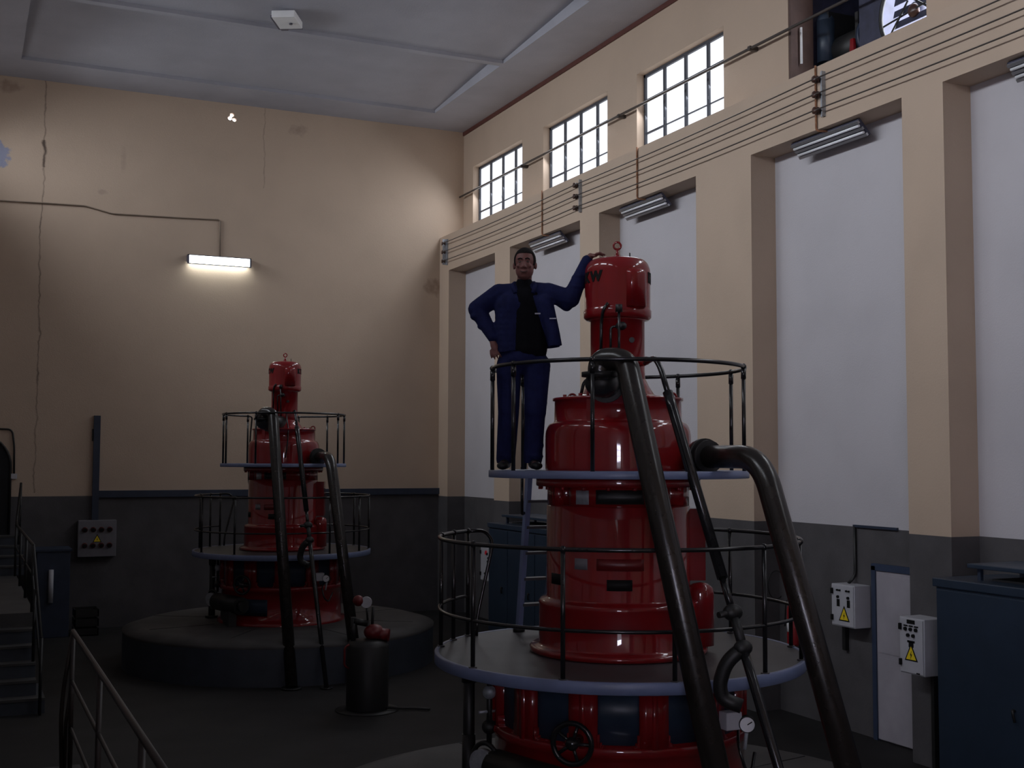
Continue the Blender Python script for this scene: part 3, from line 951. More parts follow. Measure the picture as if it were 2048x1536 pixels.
b.lathe([(0.5, z(3.18)), (0.665, z(3.18)), (0.67, z(3.19)), (0.67, z(3.235)), (0.665, z(3.245)), (0.5, z(3.245))], RED, 96)
for i in range(20):
    a = 2 * PI * i / 20
    b.cyl((0.64 * math.cos(a), 0.64 * math.sin(a), z(3.155)), (0.64 * math.cos(a), 0.64 * math.sin(a), z(3.18)), 0.018, RED, 6)
b.build('support_flange', g)
b = MB()
prof = [(0.55, z(3.24)), (0.592, z(3.25)), (0.595, z(3.3)), (0.595, z(3.58))]
for i in range(1, 8):
    a = PI / 2 * i / 7
    prof.append((0.535 + 0.06 * math.cos(a), z(3.58) + 0.115 * math.sin(a)))
prof += [(0.522, z(3.71)), (0.518, z(3.87)), (0.535, z(3.875)), (0.535, z(3.895)), (0.50, z(3.90)), (0.33, z(3.915)), (0.30, z(3.93)), (0.26, z(3.99)), (0.232, z(4.05)), (0.0, z(4.05))]
b.lathe(prof, RED, 96)
for i in range(10):
    a = rad(18 + 36 * i)
    b.cyl((0.44 * math.cos(a), 0.44 * math.sin(a), z(3.895)), (0.44 * math.cos(a), 0.44 * math.sin(a), z(3.925)), 0.016, RED, 6)
b.build('bearing_housing', g)
b = MB()
b.lathe([(0.2, z(4.03)), (0.228, z(4.05)), (0.223, z(4.12)), (0.223, z(4.53)), (0.25, z(4.54)), (0, z(4.54))], RED, 64)
b.build('column', g)
b = MB()
pc = [(0.2, z(4.535)), (0.255, z(4.54)), (0.278, z(4.56)), (0.280, z(4.615)), (0.272, z(4.625)), (0.270, z(4.64)), (0.272, z(4.93))]
for i in range(1, 9):
    a = PI / 2 * i / 8
    pc.append((0.192 + 0.08 * math.cos(a), z(4.93) + 0.115 * math.sin(a)))
pc += [(0.12, z(5.062)), (0.0, z(5.07))]
b.lathe(pc, RED, 72)
b.build('motor_cap', g)
# rounded terminal pad on the cap
bth = -84
b = MB()
vs = []
for hh_, sc in ((4.63, 1.0), (4.90, 1.0), (4.925, 0.94), (4.935, 0.8)):
    rg = []
    for i in range(13):
        a = -PI / 2 + PI * i / 12
        rg.append((0.215 + 0.098 * sc * max(0, math.cos(a)) ** 0.5, 0.095 * sc * math.sin(a), z(hh_)))
    rg = [(0.18, rg[0][1], z(hh_))] + rg + [(0.18, rg[-1][1], z(hh_))]
    vs.append([b.bm.verts.new(Matrix.Rotation(rad(bth), 3, 'Z') @ Vector(p)) for p in rg])
fs = []
for A, B_ in zip(vs, vs[1:]):
    for i in range(len(A) - 1):
        fs.append(b.bm.faces.new((A[i], A[i + 1], B_[i + 1], B_[i])))
b._fin(fs, RED, True)
b._fin([b.bm.faces.new(vs[-1]), b.bm.faces.new(vs[0][::-1])], RED)
b.build('terminal_box', g)
# lifting eye on top
b = MB()
ez = z(5.165)
rv = Vector((math.cos(rad(-29.6)), math.sin(rad(-29.6)), 0))
b.tube([tuple(rv * (0.030 * math.cos(2 * PI * i / 20)) + Vector((0, 0, ez + 0.030 * math.sin(2 * PI * i / 20)))) for i in range(20)], 0.0095, RED, 8, closed=True)
b.cyl((0, 0, z(5.06)), (0, 0, ez - 0.028), 0.015, RED, 10, 0.011)
b.cyl((0, 0, z(5.065)), (0, 0, z(5.085)), 0.03, RED, 12)
b.build('lifting_eye', g)
b = MB().cyl((0.09, -0.05, z(5.05)), (0.09, -0.05, z(5.105)), 0.006, M['blackmatt'], 6)
b.build('vent_pin', g)
for a in (-8, 112, -128 + 360 - 16):
    b = MB()
    c = Vector((0.49 * math.cos(rad(a)), 0.49 * math.sin(rad(a)), 0))
    b.box(-0.035, 0.035, -0.03, 0.03, z(3.68), z(3.89), RED, rot=Matrix.Translation(c) @ Matrix.Rotation(rad(a), 4, 'Z'))
    b.tube([tuple(c + rv * (0.034 * math.cos(2 * PI * i / 18)) + Vector((0, 0, z(3.915) + 0.034 * math.sin(2 * PI * i / 18)))) for i in range(18)], 0.011, RED, 8, closed=True)
    b.build('lifting_lug', g)
# lettering on the cap
fc = bpy.data.curves.new('txt', 'FONT')
fc.body = 'KW'
fc.size = 0.112
fc.extrude = 0.002
fc.offset = 0.007
fc.space_character = 1.45
fo = bpy.data.objects.new('txt', fc)
COL.objects.link(fo)
def lettering(center_deg, zc, r, name):
    dgg = bpy.context.evaluated_depsgraph_get()
    me = bpy.data.meshes.new_from_object(fo.evaluated_get(dgg))
    bm = bmesh.new()
    bm.from_mesh(me)
    bmesh.ops.triangulate(bm, faces=bm.faces)
    bmesh.ops.subdivide_edges(bm, edges=[e for e in bm.edges if e.calc_length() > 0.02], cuts=2)
    w = max(v.co.x for v in bm.verts)
    for v in bm.verts:
        a = rad(center_deg) + (v.co.x - w / 2) / r
        rr_ = r + v.co.z + 0.002
        v.co = Vector((rr_ * math.cos(a), rr_ * math.sin(a), zc + v.co.y))
    bm.to_mesh(me)
    bm.free()
    me.materials.clear()
    me.materials.append(M['label_black'])
    o = bpy.data.objects.new(name, me)
    COL.objects.link(o)
    o.parent = g
    return o
bpy.context.view_layer.update()
lettering(-169, z(4.845), 0.272, 'lettering')
lettering(-30, z(4.845), 0.272, 'lettering')
bpy.data.objects.remove(fo)
# plates on the stator
curved_patch('nameplate', 0.578, -148, 5.5, z(3.10), 0.11, M['steel'], g)
curved_patch('vent_grille', 0.578, -118, 18.5, z(3.105), 0.11, M['blackmatt'], g)
curved_patch('nameplate', 0.583, -149, 5.6, z(2.585), 0.085, M['panelgrey'], g, 0.005)
curved_patch('maker_plate', 0.583, -118, 18, z(2.585), 0.09, M['red_dark'], g, 0.006)
curved_patch('nameplate', 0.583, -118.5, 9.6, z(2.43), 0.085, M['label_black'], g, 0.005)
curved_patch('nameplate', 0.583, -177, 7.0, z(2.45), 0.085, M['label_black'], g, 0.005)
# boxes on the right side of the stator
b = MB()
a = -22
Rm = Matrix.Rotation(rad(a), 4, 'Z')
b.box(0.5, 0.70, -0.1, 0.12, z(2.42), z(3.0), RED, rot=Rm)
b.build('cable_box', g)
b = MB()
Rm = Matrix.Rotation(rad(-33), 4, 'Z')
b.lathe([(0, z(1.91)), (0.11, z(1.91)), (0.11, z(2.33)), (0.10, z(2.37)), (0.06, z(2.40)), (0, z(2.41))], RED, 20, M4=Matrix.Rotation(rad(-33), 4, 'Z') @ Matrix.Translation((0.66, 0, 0)))
b.build('relay_housing', g)
# outlet nozzle with red flange for the right-hand pipe
NX = 0.43
b = MB()
b.cyl((NX, -0.30, z(3.42)), (NX, -0.58, z(3.42)), 0.105, RED, 24)
b.cyl((NX, -0.56, z(3.42)), (NX, -0.60, z(3.42)), 0.135, RED, 24)
b.build('outlet_nozzle', g)
# oil piping on the column
def on_col(lat, zz, r=0.245, az=29.6):
    ph = -math.acos(max(-1, min(1, lat / r)))
    th = ph - rad(az)
    return Vector((r * math.cos(th), r * math.sin(th), z(zz)))
b = MB()
b.tube(fillet([on_col(-0.075, 4.655, 0.285), on_col(-0.115, 4.60, 0.30), on_col(-0.13, 4.5, 0.262), on_col(-0.135, 4.1, 0.262)], 0.04), 0.013, M['black'], 8)
b.build('oil_tube', g)
b = MB().tube(fillet([on_col(-0.055, 4.1), on_col(-0.055, 4.46, 0.25), on_col(0.0, 4.47, 0.25)], 0.04), 0.011, M['black'], 8)
b.build('oil_tube', g)
b = MB().tube([on_col(0.012, 4.62, 0.30), on_col(0.012, 4.1, 0.255)], 0.011, M['black'], 8)
b.build('oil_tube', g)
b = MB().sphere(on_col(0.03, 4.47, 0.26), 0.045, M['blackmatt'], (1, 1, 0.8))
b.cyl(on_col(0.012, 4.58, 0.29), on_col(0.012, 4.64, 0.30), 0.028, M['blackmatt'])
b.build('oil_valve', g)
b = MB().cyl(on_col(0.115, 4.36, 0.222), on_col(0.115, 4.36, 0.25), 0.022, M['blackmatt'])
b.build('sight_glass', g)
b = MB().cyl(on_col(0.185, 4.17, 0.22), on_col(0.215, 4.17, 0.31), 0.02, RED)
b.sphere(on_col(0.23, 4.19, 0.32), 0.035, RED)
b.build('bleed_valve', g)
b = MB().tube(fillet([on_col(-0.2, 4.06, 0.3), on_col(-0.27, 4.03, 0.33), on_col(-0.30, 3.9, 0.36)], 0.06), 0.014, M['black'], 8)
b.build('oil_tube', g)
b = MB().tube(fillet([on_col(0.10, 4.15, 0.25), on_col(0.14, 3.98, 0.33), on_col(0.20, 3.9, 0.5), on_col(0.22, 3.6, 0.62), on_col(0.19, 3.4, 0.62)], 0.08), 0.011, M['black'], 8)
b.build('oil_tube', g)
# black intake drum at the foot of the column, carrying the left-hand pipe
b = MB()
b.cyl((-0.08, -0.14, z(4.0)), (-0.36, -0.46, z(3.98)), 0.115, M['blackmatt'], 28)
b.cyl((-0.36, -0.46, z(3.98)), (-0.38, -0.485, z(3.98)), 0.145, M['blackmatt'], 28)
b.sphere((-0.49, -0.61, z(3.975)), 0.125, M['blackmatt'], (1, 1, 0.85), 24)
b.cyl((-0.38, -0.485, z(3.98)), (-0.49, -0.61, z(3.975)), 0.11, M['blackmatt'], 24)
b.build('intake_drum', g)
# lower fittings: handwheel, gauge, valve cluster, actuator
hwd = rad(-29.6 - 106)
hd = Vector((math.cos(hwd), math.sin(hwd), 0))
hu = Vector((-hd.y, hd.x, 0))
hc = hd * 1.2 + Vector((0, 0, z(1.36)))
b = MB()
b.tube([tuple(hc + hu * (0.145 * math.cos(2 * PI * i / 28)) + Vector((0, 0, 0.145 * math.sin(2 * PI * i / 28)))) for i in range(28)], 0.02, M['black'], 10, closed=True)
for k_ in range(5):
    a = 2 * PI * k_ / 5
    b.cyl(hc, hc + hu * (0.14 * math.cos(a)) + Vector((0, 0, 0.14 * math.sin(a))), 0.013, M['black'], 8)
b.cyl(hc - hd * 0.22, hc + hd * 0.03, 0.035, M['black'], 14)
b.sphere(hc, 0.05, M['black'])
b.build('handwheel', g)
def rp(lat, dep):      # offset in the frame of the photo's view of this machine
    c, s_ = math.cos(rad(-29.6)), math.sin(rad(-29.6))
    return (lat * c - dep * s_, lat * s_ + dep * c)
gx, gy = rp(0.95, -0.72)
pgd = Vector((-0.494, -0.869, 0))
b = MB().cyl((gx, gy, z(1.44)), Vector((gx, gy, z(1.44))) + pgd * 0.05, 0.062, M['blackmatt'], 24)
b.cyl((gx, gy, z(1.38)), (gx - 0.02, gy, z(1.25)), 0.014, M['steel'])
pg = b.build('pressure_gauge', g)
MB().cyl(Vector((gx, gy, z(1.44))) + pgd * 0.05, Vector((gx, gy, z(1.44))) + pgd * 0.054, 0.054, M['dial'], 24).build('gauge_dial', pg)
c0 = Vector((gx, gy, z(1.44))) + pgd * 0.0565
MB().cyl(c0, c0 + Vector((0.03, -0.017, 0.022)), 0.004, M['label_black'], 6).build('gauge_needle', pg)
gx2, gy2 = rp(0.83, -0.74)
MB().box(gx2 - 0.07, gx2 + 0.07, gy2 - 0.05, gy2 + 0.05, z(1.40), z(1.53), M['boxgrey'], bevel=0.006).build('junction_box', g)
b = MB().tube(fillet([(*rp(0.9, -0.6), z(1.36)), (*rp(0.88, -0.78), z(1.3)), (*rp(0.93, -0.8), z(1.12)), (*rp(0.98, -0.7), z(1.05)), (*rp(1.02, -0.6), z(1.2))], 0.08), 0.012, M['black'], 8)
b.build('gauge_line', g)
vx, vy = rp(-1.02, -0.3)
b = MB()
b.cyl((vx, vy, z(1.15)), (vx, vy, z(1.72)), 0.022, M['blackmatt'])
b.sphere((vx, vy, z(1.55)), 0.055, M['steel'])
b.sphere((vx, vy, z(1.28)), 0.06, M['blackmatt'])
b.cyl((vx, vy, z(1.28)), (*rp(-0.86, -0.35), z(1.26)), 0.03, RED)
b.cyl((vx - 0.09, vy, z(1.40)), (vx + 0.05, vy, z(1.40)), 0.012, M['steel'])
b.build('valve_cluster', g)
ax, ay = rp(-0.95, -0.52)
bx_, by_ = rp(-0.35, -1.12)
b = MB()
b.cyl((ax, ay, z(1.02)), (bx_, by_, z(1.02)), 0.14, M['blackmatt'], 24)
b.cyl((bx_, by_, z(1.02)), (*rp(-0.28, -1.18), z(1.02)), 0.09, M['blackmatt'], 20)
b.box(min(ax, bx_) + 0.05, max(ax, bx_) - 0.05, min(ay, by_) + 0.1, max(ay, by_) - 0.05, 0, z(0.92), M['blackmatt'])
act = b.build('actuator_cylinder', g)
wc = Vector((*rp(-1.03, -0.5), z(1.05)))
b = MB()
b.cyl(wc, wc + Vector((-0.05, -0.03, 0)), 0.11, M['steel'], 24)
b.tube([tuple(wc + Vector((0.06 * math.cos(2 * PI * i / 24), -0.11 * math.cos(2 * PI * i / 24), 0.15 * math.sin(2 * PI * i / 24)))) for i in range(24)], 0.02, M['blackmatt'], 8, closed=True)
b.build('end_wheel', act)

# ------------------------------------------------------------------ walkways
POST_A = (-130, -171, 158, 114, 62, 29, -8, -44)
wk = thing('round_walkway', (*U1, 3.25), 'upper round walkway on the near red generator, with the man on it', 'walkway', 'round walkways on the generators')
b = MB()
b.lathe([(0.60, 0.0), (1.055, 0.0), (1.06, 0.004), (1.06, 0.054), (1.055, 0.058), (0.60, 0.058), (0.60, 0.0)], M['bluegrey'], 96)
b.build('deck_plate', wk)
RR = 1.03
HT = 0.889
MB().tube(arc((0, 0), RR, rad(62), rad(114 - 360), 80, HT), 0.0165, M['black'], 10).build('handrail', wk)
for a in POST_A:
    x_, y_ = RR * math.cos(rad(a)), RR * math.sin(rad(a))
    b = MB().cyl((x_, y_, 0.055), (x_, y_, HT), 0.0165, M['black'], 10)
    b.cyl((x_, y_, HT - 0.10), (x_, y_, HT - 0.02), 0.021, M['black'], 10)
    b.sphere((x_, y_, HT), 0.024, M['black'])
    b.build('post', wk)
pa = rad(114)
p0 = Vector((RR * math.cos(pa), RR * math.sin(pa), HT))
td = Vector((math.sin(pa), -math.cos(pa), 0))
MB().tube(fillet([p0, p0 + td * 0.09 + Vector((0, 0, -0.01)), p0 + td * 0.06 + Vector((0, 0, -0.3)), p0 + td * 0.03 + Vector((0, 0, -0.83))], 0.06), 0.014, M['black'], 8).build('end_hoop', wk)

lw = thing('round_walkway', (*U1, 1.77), 'lower, wider round walkway around the near red generator', 'walkway', 'round walkways on the generators')
b = MB().lathe([(0.66, 0.082), (1.44, 0.082), (1.475, 0.086)], M['deck'], 96)
b.build('deck_plate', lw)
b = MB().lathe([(0.66, 0.0), (1.485, 0.0), (1.492, 0.005), (1.492, 0.082), (1.486, 0.088), (1.46, 0.088), (1.455, 0.083), (1.45, 0.0)], M['bluegrey'], 96)
b.build('deck_rim', lw)
R2, H2, HM = 1.456, 0.994, 0.43
A0, A1 = 124.6, 55
for hz_, nm in ((H2, 'handrail'), (HM, 'mid_rail')):
    MB().tube(arc((0, 0), R2, rad(A1), rad(A0 - 360), 110, hz_), 0.0165 if nm == 'handrail' else 0.014, M['black'], 10).build(nm, lw)
for a in (150, 135, 124.6, 55, 17, -17.6, -44.6, -73, -104, -135, -167):
    x_, y_ = R2 * math.cos(rad(a)), R2 * math.sin(rad(a))
    b = MB().cyl((x_, y_, 0.082), (x_, y_, H2), 0.0175, M['black'], 10)
    b.sphere((x_, y_, H2), 0.026, M['black'])
    b.cyl((x_, y_, 0.082), (x_, y_, 0.095), 0.032, M['deck'], 12)
    b.build('post', lw)
pa = rad(A0)
p0 = Vector((R2 * math.cos(pa), R2 * math.sin(pa), H2))
MB().tube(fillet([p0, p0 + Vector((0.17, 0.02, 0.0)), p0 + Vector((0.24, 0.0, -0.1)), p0 + Vector((0.08, -0.02, -0.75)), p0 + Vector((0.07, -0.03, -0.91))], 0.07), 0.016, M['black'], 8).build('end_hoop', lw)
for a in (150,):
    x_, y_ = 1.22 * math.cos(rad(a)), 1.22 * math.sin(rad(a))
    b = MB().cyl((x_, y_, -1.09), (x_, y_, 0.0), 0.048, M['blackmatt'], 14)
    b.cyl((x_, y_, -0.2), (x_, y_, 0.0), 0.062, M['blackmatt'], 14)
    b.cyl((x_, y_, -1.09), (x_, y_, -0.62), 0.056, M['blackmatt'], 14)
    b.cyl((x_, y_, -1.09), (x_, y_, -1.05), 0.11, M['blackmatt'], 14)
    b.build('support_leg', lw)

# ladder between the walkways
la = thing('access_ladder', (4.75, 9.92, 1.856), 'narrow blue-grey ladder between the two walkways of the near generator', 'ladder', 'ladders between the walkways')
top = Vector((0.03, -0.15, 1.40))
for s_ in (-0.135, 0.135):
    MB().box(s_ - 0.022, s_ + 0.022, -0.03, 0.03, 0.0, 1.41, M['bluegrey'], rot=Matrix.Shear('XY', 4, (0.02, -0.107)) if False else Matrix(((1, 0, 0.02, 0), (0, 1, -0.107, 0), (0, 0, 1, 0), (0, 0, 0, 1)))).build('ladder_rail', la)
    b = MB().lathe([(0, 0), (0.055, 0), (0.05, 0.03), (0.03, 0.05), (0, 0.05)], M['blackmatt'], 16, c=(s_, 0))
    b.build('ladder_foot', la)
for i in range(5):
    zz = 0.235 + i * 0.232
    MB().box(-0.12, 0.12, -0.05 - 0.107 * zz, 0.05 - 0.107 * zz, zz - 0.012, zz + 0.012, M['deck']).build('rung', la)
b = MB().tube(fillet([(-0.20, -0.2, 1.47), (-0.20, -0.2, 1.16), (-0.17, -0.14, 1.05), (-0.14, -0.12, 1.06)], 0.06), 0.014, M['black'], 8)
b.build('grab_rod', la)

# ------------------------------------------------------------------ pipes (X constant planes, running down towards the front)
def pipe(name, pts, r, m, rf, label, grp, flanges=(), fl_r=0.14):
    t = thing(name, (*U1, 0), label, 'pipe', grp)
    MB().tube(fillet(pts, rf, 10), r, m, 24).build('pipe_run', t)
    for p, q, rr_, mm in flanges:
        MB().cyl(p, q, rr_, mm, 24).build('pipe_flange', t)
    return t
GP = 'sloping pipes of the generators'
PA = pipe('oil_pipe', [(-0.53, -0.655, 3.99), (-0.53, -0.655, 4.15), (-0.40, -0.83, 4.15), (-0.505, -2.72, 0.03)], 0.088, M['brownpipe'], 0.14,
          'thick dark pipe sloping down from the front of the near generator column', GP,
          [((-0.53, -0.655, 4.02), (-0.53, -0.655, 4.055), 0.135, M['blackmatt']), ((-0.505, -2.70, 0.0), (-0.505, -2.70, 0.03), 0.15, M['blackmatt'])])
PB = pipe('oil_pipe', [(0.43, -0.6, 3.42), (0.43, -1.36, 3.42), (0.50, -2.78, 0.03)], 0.088, M['brownpipe'], 0.26,
          'thick dark pipe bending down from the right side of the near generator', GP,
          [((0.43, -0.60, 3.42), (0.43, -0.64, 3.42), 0.145, M['blackmatt']), ((0.43, -0.66, 3.42), (0.43, -0.69, 3.42), 0.13, M['blackmatt']), ((0.5, -2.77, 0.0), (0.5, -2.77, 0.03), 0.15, M['blackmatt'])])
PCt = thing('thin_pipe', (*U1, 0), 'thin black pipe with a valve sloping down between the thick pipes of the near generator', 'pipe', GP)
A_, B_ = Vector((0.04, -0.60, 4.12)), Vector((-0.02, -2.86, 0.02))
def pc_(t_):
    return A_ + (B_ - A_) * t_
b = MB().tube(fillet([(0.09, -0.27, 4.17), (0.05, -0.5, 4.2), A_, pc_(0.06)], 0.06), 0.022, M['black'], 12)
b.tube([pc_(0.05), pc_(0.08), pc_(0.09), pc_(0.38)], 0.04, M['black'], 16)
b.tube([pc_(0.38), pc_(0.43)], 0.026, M['black'], 12)
b.tube([pc_(0.49), pc_(0.56), pc_(1.0)], 0.034, M['black'], 14)
b.cyl(B_, B_ - Vector((0, 0, 0.02)), 0.09, M['black'])
b.build('pipe_run', PCt)
v0, v1 = pc_(0.435), pc_(0.49)
b = MB().sphere(v0, 0.075, M['blackmatt'], (1.0, 0.8, 0.8))
b.cyl(v0, v0 + Vector((-0.13, -0.02, -0.01)), 0.022, M['blackmatt'])
b.cyl(v0, v1, 0.034, M['blackmatt'])
b.sphere(v1, 0.07, M['blackmatt'], (1, 0.8, 0.8))
b.build('pipe_valve', PCt)
b = MB().tube(fillet([v1, v1 + Vector((-0.10, 0.06, -0.10)), v1 + Vector((-0.13, 0.10, -0.26)), v1 + Vector((-0.10, 0.10, -0.36)), v1 + Vector((0.0, 0.02, -0.40))], 0.08), 0.05, M['blackmatt'], 14)
b.build('bypass_loop', PCt)

# second unit: a copy of every thing and part
dx, dy = U2[0] - U1[0], U2[1] - U1[1]
for src, lab in ((pl, 'round concrete plinth under the far red generator'), (g, 'smaller-looking red vertical generator in front of the back wall'),
                 (wk, 'upper round walkway on the far red generator'), (lw, 'lower round walkway around the far red generator'),
                 (la, 'ladder behind the far red generator'),
                 (PA, 'thick dark pipe sloping down the front of the far generator to the floor'),
                 (PB, 'thick dark pipe bending down the right of the far generator behind the black tank'),
                 (PCt, 'thin black pipe with a valve in front of the far red generator')):
    c = copy_tree(src)
    c.location.x += dx
    c.location.y += dy
    c['label'] = lab

# ------------------------------------------------------------------ oil tank with pump
t = thing('oil_tank', (5.12, 15.87, 0), 'black oil tank with a red pump head on the floor before the far generator', 'tank')
MB().lathe([(0, 0.015), (0.283, 0.015), (0.286, 0.03), (0.286, 0.86), (0.25, 0.93), (0.12, 0.955), (0, 0.96)], M['blackmatt'], 40).build('tank_body', t)
MB().lathe([(0, 0), (0.43, 0), (0.43, 0.012), (0.28, 0.02), (0, 0.02)], M['blackmatt'], 40).build('base_tray', t)
b = MB().sphere((0.08, -0.02, 1.04), 0.13, M['red_dark'], (1.1, 1, 0.85))
b.cyl((0.08, -0.02, 1.02), (0.26, -0.12, 1.0), 0.085, M['red_dark'], 18)
b.cyl((0.0, 0, 0.94), (0.0, 0, 1.2), 0.02, M['blackmatt'])
b.build('pump_head', t)
MB().sphere((-0.14, 0.0, 1.47), 0.075, M['red_dark']).build('float_ball', t)
b = MB().cyl((-0.03, -0.02, 1.45), (-0.05, -0.07, 1.45), 0.075, M['boxgrey'], 20)
b.cyl((-0.03, 0, 1.45), (0.0, 0.0, 1.15), 0.014, M['blackmatt'])
b.cyl((-0.03, 0.0, 1.45), (-0.14, 0.0, 1.47), 0.014, M['blackmatt'])
b.build('level_gauge', t)
b = MB().cyl((0.06, 0, 1.1), (0.07, 0, 1.38), 0.02, M['blackmatt'])
b.cyl((-0.2, 0.02, 0.9), (-0.2, 0.02, 1.25), 0.035, M['blackmatt'])
b.cyl((-0.2, 0.02, 1.2), (-0.02, 0.0, 1.16), 0.045, M['blackmatt'])
b.build('pump_pipe', t)
b = MB().tube(fillet([(-0.28, -0.06, 0.9), (-0.345, -0.06, 0.86), (-0.345, -0.06, 0.62), (-0.28, -0.06, 0.58)], 0.05), 0.014, M['red_dark'], 8)
b.build('carry_handle', t)
b = MB().tube([(0.2, -0.2, 0.05), (0.42, -0.22, 0.03), (0.62, -0.3, 0.025), (0.75, -0.42, 0.025)], 0.018, M['blackmatt'], 8)
b.build('drain_hose', t)

# ------------------------------------------------------------------ the man
def smin_mesh(name, prims, voxel, mat_, parent, smooth=4, post=None, keep=False):
    """union of tapered capsules and ellipsoids, remeshed into one continuous surface"""
    bm = bmesh.new()
    for p in prims:
        if p[0] == 'c':       # capsule p0 r0 p1 r1 (optional depth scale)
            _, a, ra, c_, rb = p[:5]
            a, c_ = Vector(a), Vector(c_)
            n_ = max(2, int((c_ - a).length / (min(ra, rb) * 0.35)) + 1)
            for i in range(n_ + 1):
                tt = i / n_
                r_ = ra + (rb - ra) * tt
                sc = p[5] if len(p) > 5 else (1, 1, 1)
                bmesh.ops.create_icosphere(bm, subdivisions=2, radius=1, matrix=Matrix.Translation(a.lerp(c_, tt)) @ Matrix.Diagonal((r_ * sc[0], r_ * sc[1], r_ * sc[2], 1)))
        else:                 # ellipsoid c radii [rot]
            rot = p[3] if len(p) > 3 else Matrix.Identity(4)
            bmesh.ops.create_icosphere(bm, subdivisions=3, radius=1, matrix=Matrix.Translation(p[1]) @ rot @ Matrix.Diagonal((*p[2], 1)))
    me = bpy.data.meshes.new(name)
    bm.to_mesh(me)
    bm.free()
    o = bpy.data.objects.new(name, me)
    COL.objects.link(o)
    r = o.modifiers.new('r', 'REMESH')
    r.mode = 'VOXEL'
    r.voxel_size = voxel
    s = o.modifiers.new('s', 'SMOOTH')
    s.factor = 0.5
    s.iterations = smooth
    bpy.context.view_layer.update()
    dgg = bpy.context.evaluated_depsgraph_get()
    me2 = bpy.data.meshes.new_from_object(o.evaluated_get(dgg))
    bpy.data.objects.remove(o)
    if post:
        bm = bmesh.new()
        bm.from_mesh(me2)
        post(bm)
        bm.to_mesh(me2)
        bm.free()
    for p in me2.polygons:
        p.use_smooth = True
    me2.materials.clear()
    me2.materials.append(mat_)
    o = bpy.data.objects.new(name, me2)
    COL.objects.link(o)
    o.parent = parent
    return o

man = thing('person', (4.219, 9.041, 3.309), 'smiling man in an open navy work jacket, one hand on the red motor cap', 'person', rz=rad(-29.6))
# local frame: x to the man's left (photo right), y away from the viewer, z up
HX, HZ = 0.03, 1.705
SH_L, EL_L, WR_L = (-0.185, 0.03, 1.465), (-0.375, 0.06, 1.345), (-0.235, -0.02, 1.075)
SH_R, EL_R, WR_R = (0.225, 0.02, 1.47), (0.415, -0.02, 1.415), (0.545, -0.005, 1.71)
HIP_L, KN_L, AN_L = (-0.085, 0.02, 0.90), (-0.10, -0.02, 0.47), (-0.125, 0.02, 0.07)
HIP_R, KN_R, AN_R = (0.105, 0.02, 0.90), (0.11, -0.02, 0.47), (0.10, 0.02, 0.07)
body = [
    ('e', (HX, 0.01, HZ + 0.03), (0.085, 0.098, 0.107)), ('e', (HX, -0.022, HZ - 0.045), (0.076, 0.078, 0.088)),
    ('e', (HX, -0.045, HZ - 0.095), (0.042, 0.045, 0.034)), ('e', (HX, -0.085, HZ - 0.01), (0.05, 0.018, 0.06)),
    ('c', (HX, -0.098, HZ + 0.012), 0.011, (HX, -0.118, HZ - 0.03), 0.015), ('e', (HX - 0.014, -0.105, HZ - 0.034), (0.011, 0.013, 0.009)), ('e', (HX + 0.014, -0.105, HZ - 0.034), (0.011, 0.013, 0.009)),
    ('c', (HX - 0.045, -0.085, HZ + 0.032), 0.011, (HX - 0.014, -0.098, HZ + 0.030), 0.011), ('c', (HX + 0.045, -0.085, HZ + 0.032), 0.011, (HX + 0.014, -0.098, HZ + 0.030), 0.011),
    ('e', (HX - 0.043, -0.08, HZ - 0.022), (0.022, 0.018, 0.018)), ('e', (HX + 0.043, -0.08, HZ - 0.022), (0.022, 0.018, 0.018)),
    ('c', (HX - 0.028, -0.090, HZ - 0.062), 0.008, (HX, -0.098, HZ - 0.070), 0.009), ('c', (HX + 0.028, -0.090, HZ - 0.062), 0.008, (HX, -0.098, HZ - 0.070), 0.009),
    ('c', (HX - 0.02, -0.088, HZ - 0.083), 0.008, (HX + 0.02, -0.088, HZ - 0.083), 0.008),
    ('e', (HX - 0.09, 0.015, HZ - 0.005), (0.012, 0.02, 0.033)), ('e', (HX + 0.09, 0.015, HZ - 0.005), (0.012, 0.02, 0.033)),
    ('c', (HX, 0.02, HZ - 0.06), 0.062, (0.02, 0.03, 1.50), 0.068),
    ('e', (0.02, 0.03, 1.36), (0.19, 0.11, 0.16)), ('e', (0.02, 0.02, 1.15), (0.165, 0.11, 0.2)), ('e', (0.012, 0.02, 0.95), (0.17, 0.115, 0.12)),
    ('c', SH_L, 0.062, EL_L, 0.047), ('c', EL_L, 0.045, WR_L, 0.031), ('c', SH_R, 0.062, EL_R, 0.047), ('c', EL_R, 0.045, WR_R, 0.031),
    ('c', (-0.05, 0.03, 1.47), 0.07, SH_L, 0.062), ('c', (0.09, 0.03, 1.47), 0.07, SH_R, 0.062),
    ('c', HIP_L, 0.085, KN_L, 0.058), ('c', KN_L, 0.056, AN_L, 0.04), ('c', HIP_R, 0.085, KN_R, 0.058), ('c', KN_R, 0.056, AN_R, 0.04),
    ('c', AN_L, 0.035, (-0.135, -0.10, 0.04), 0.03), ('c', AN_R, 0.035, (0.125, -0.10, 0.04), 0.03),
]
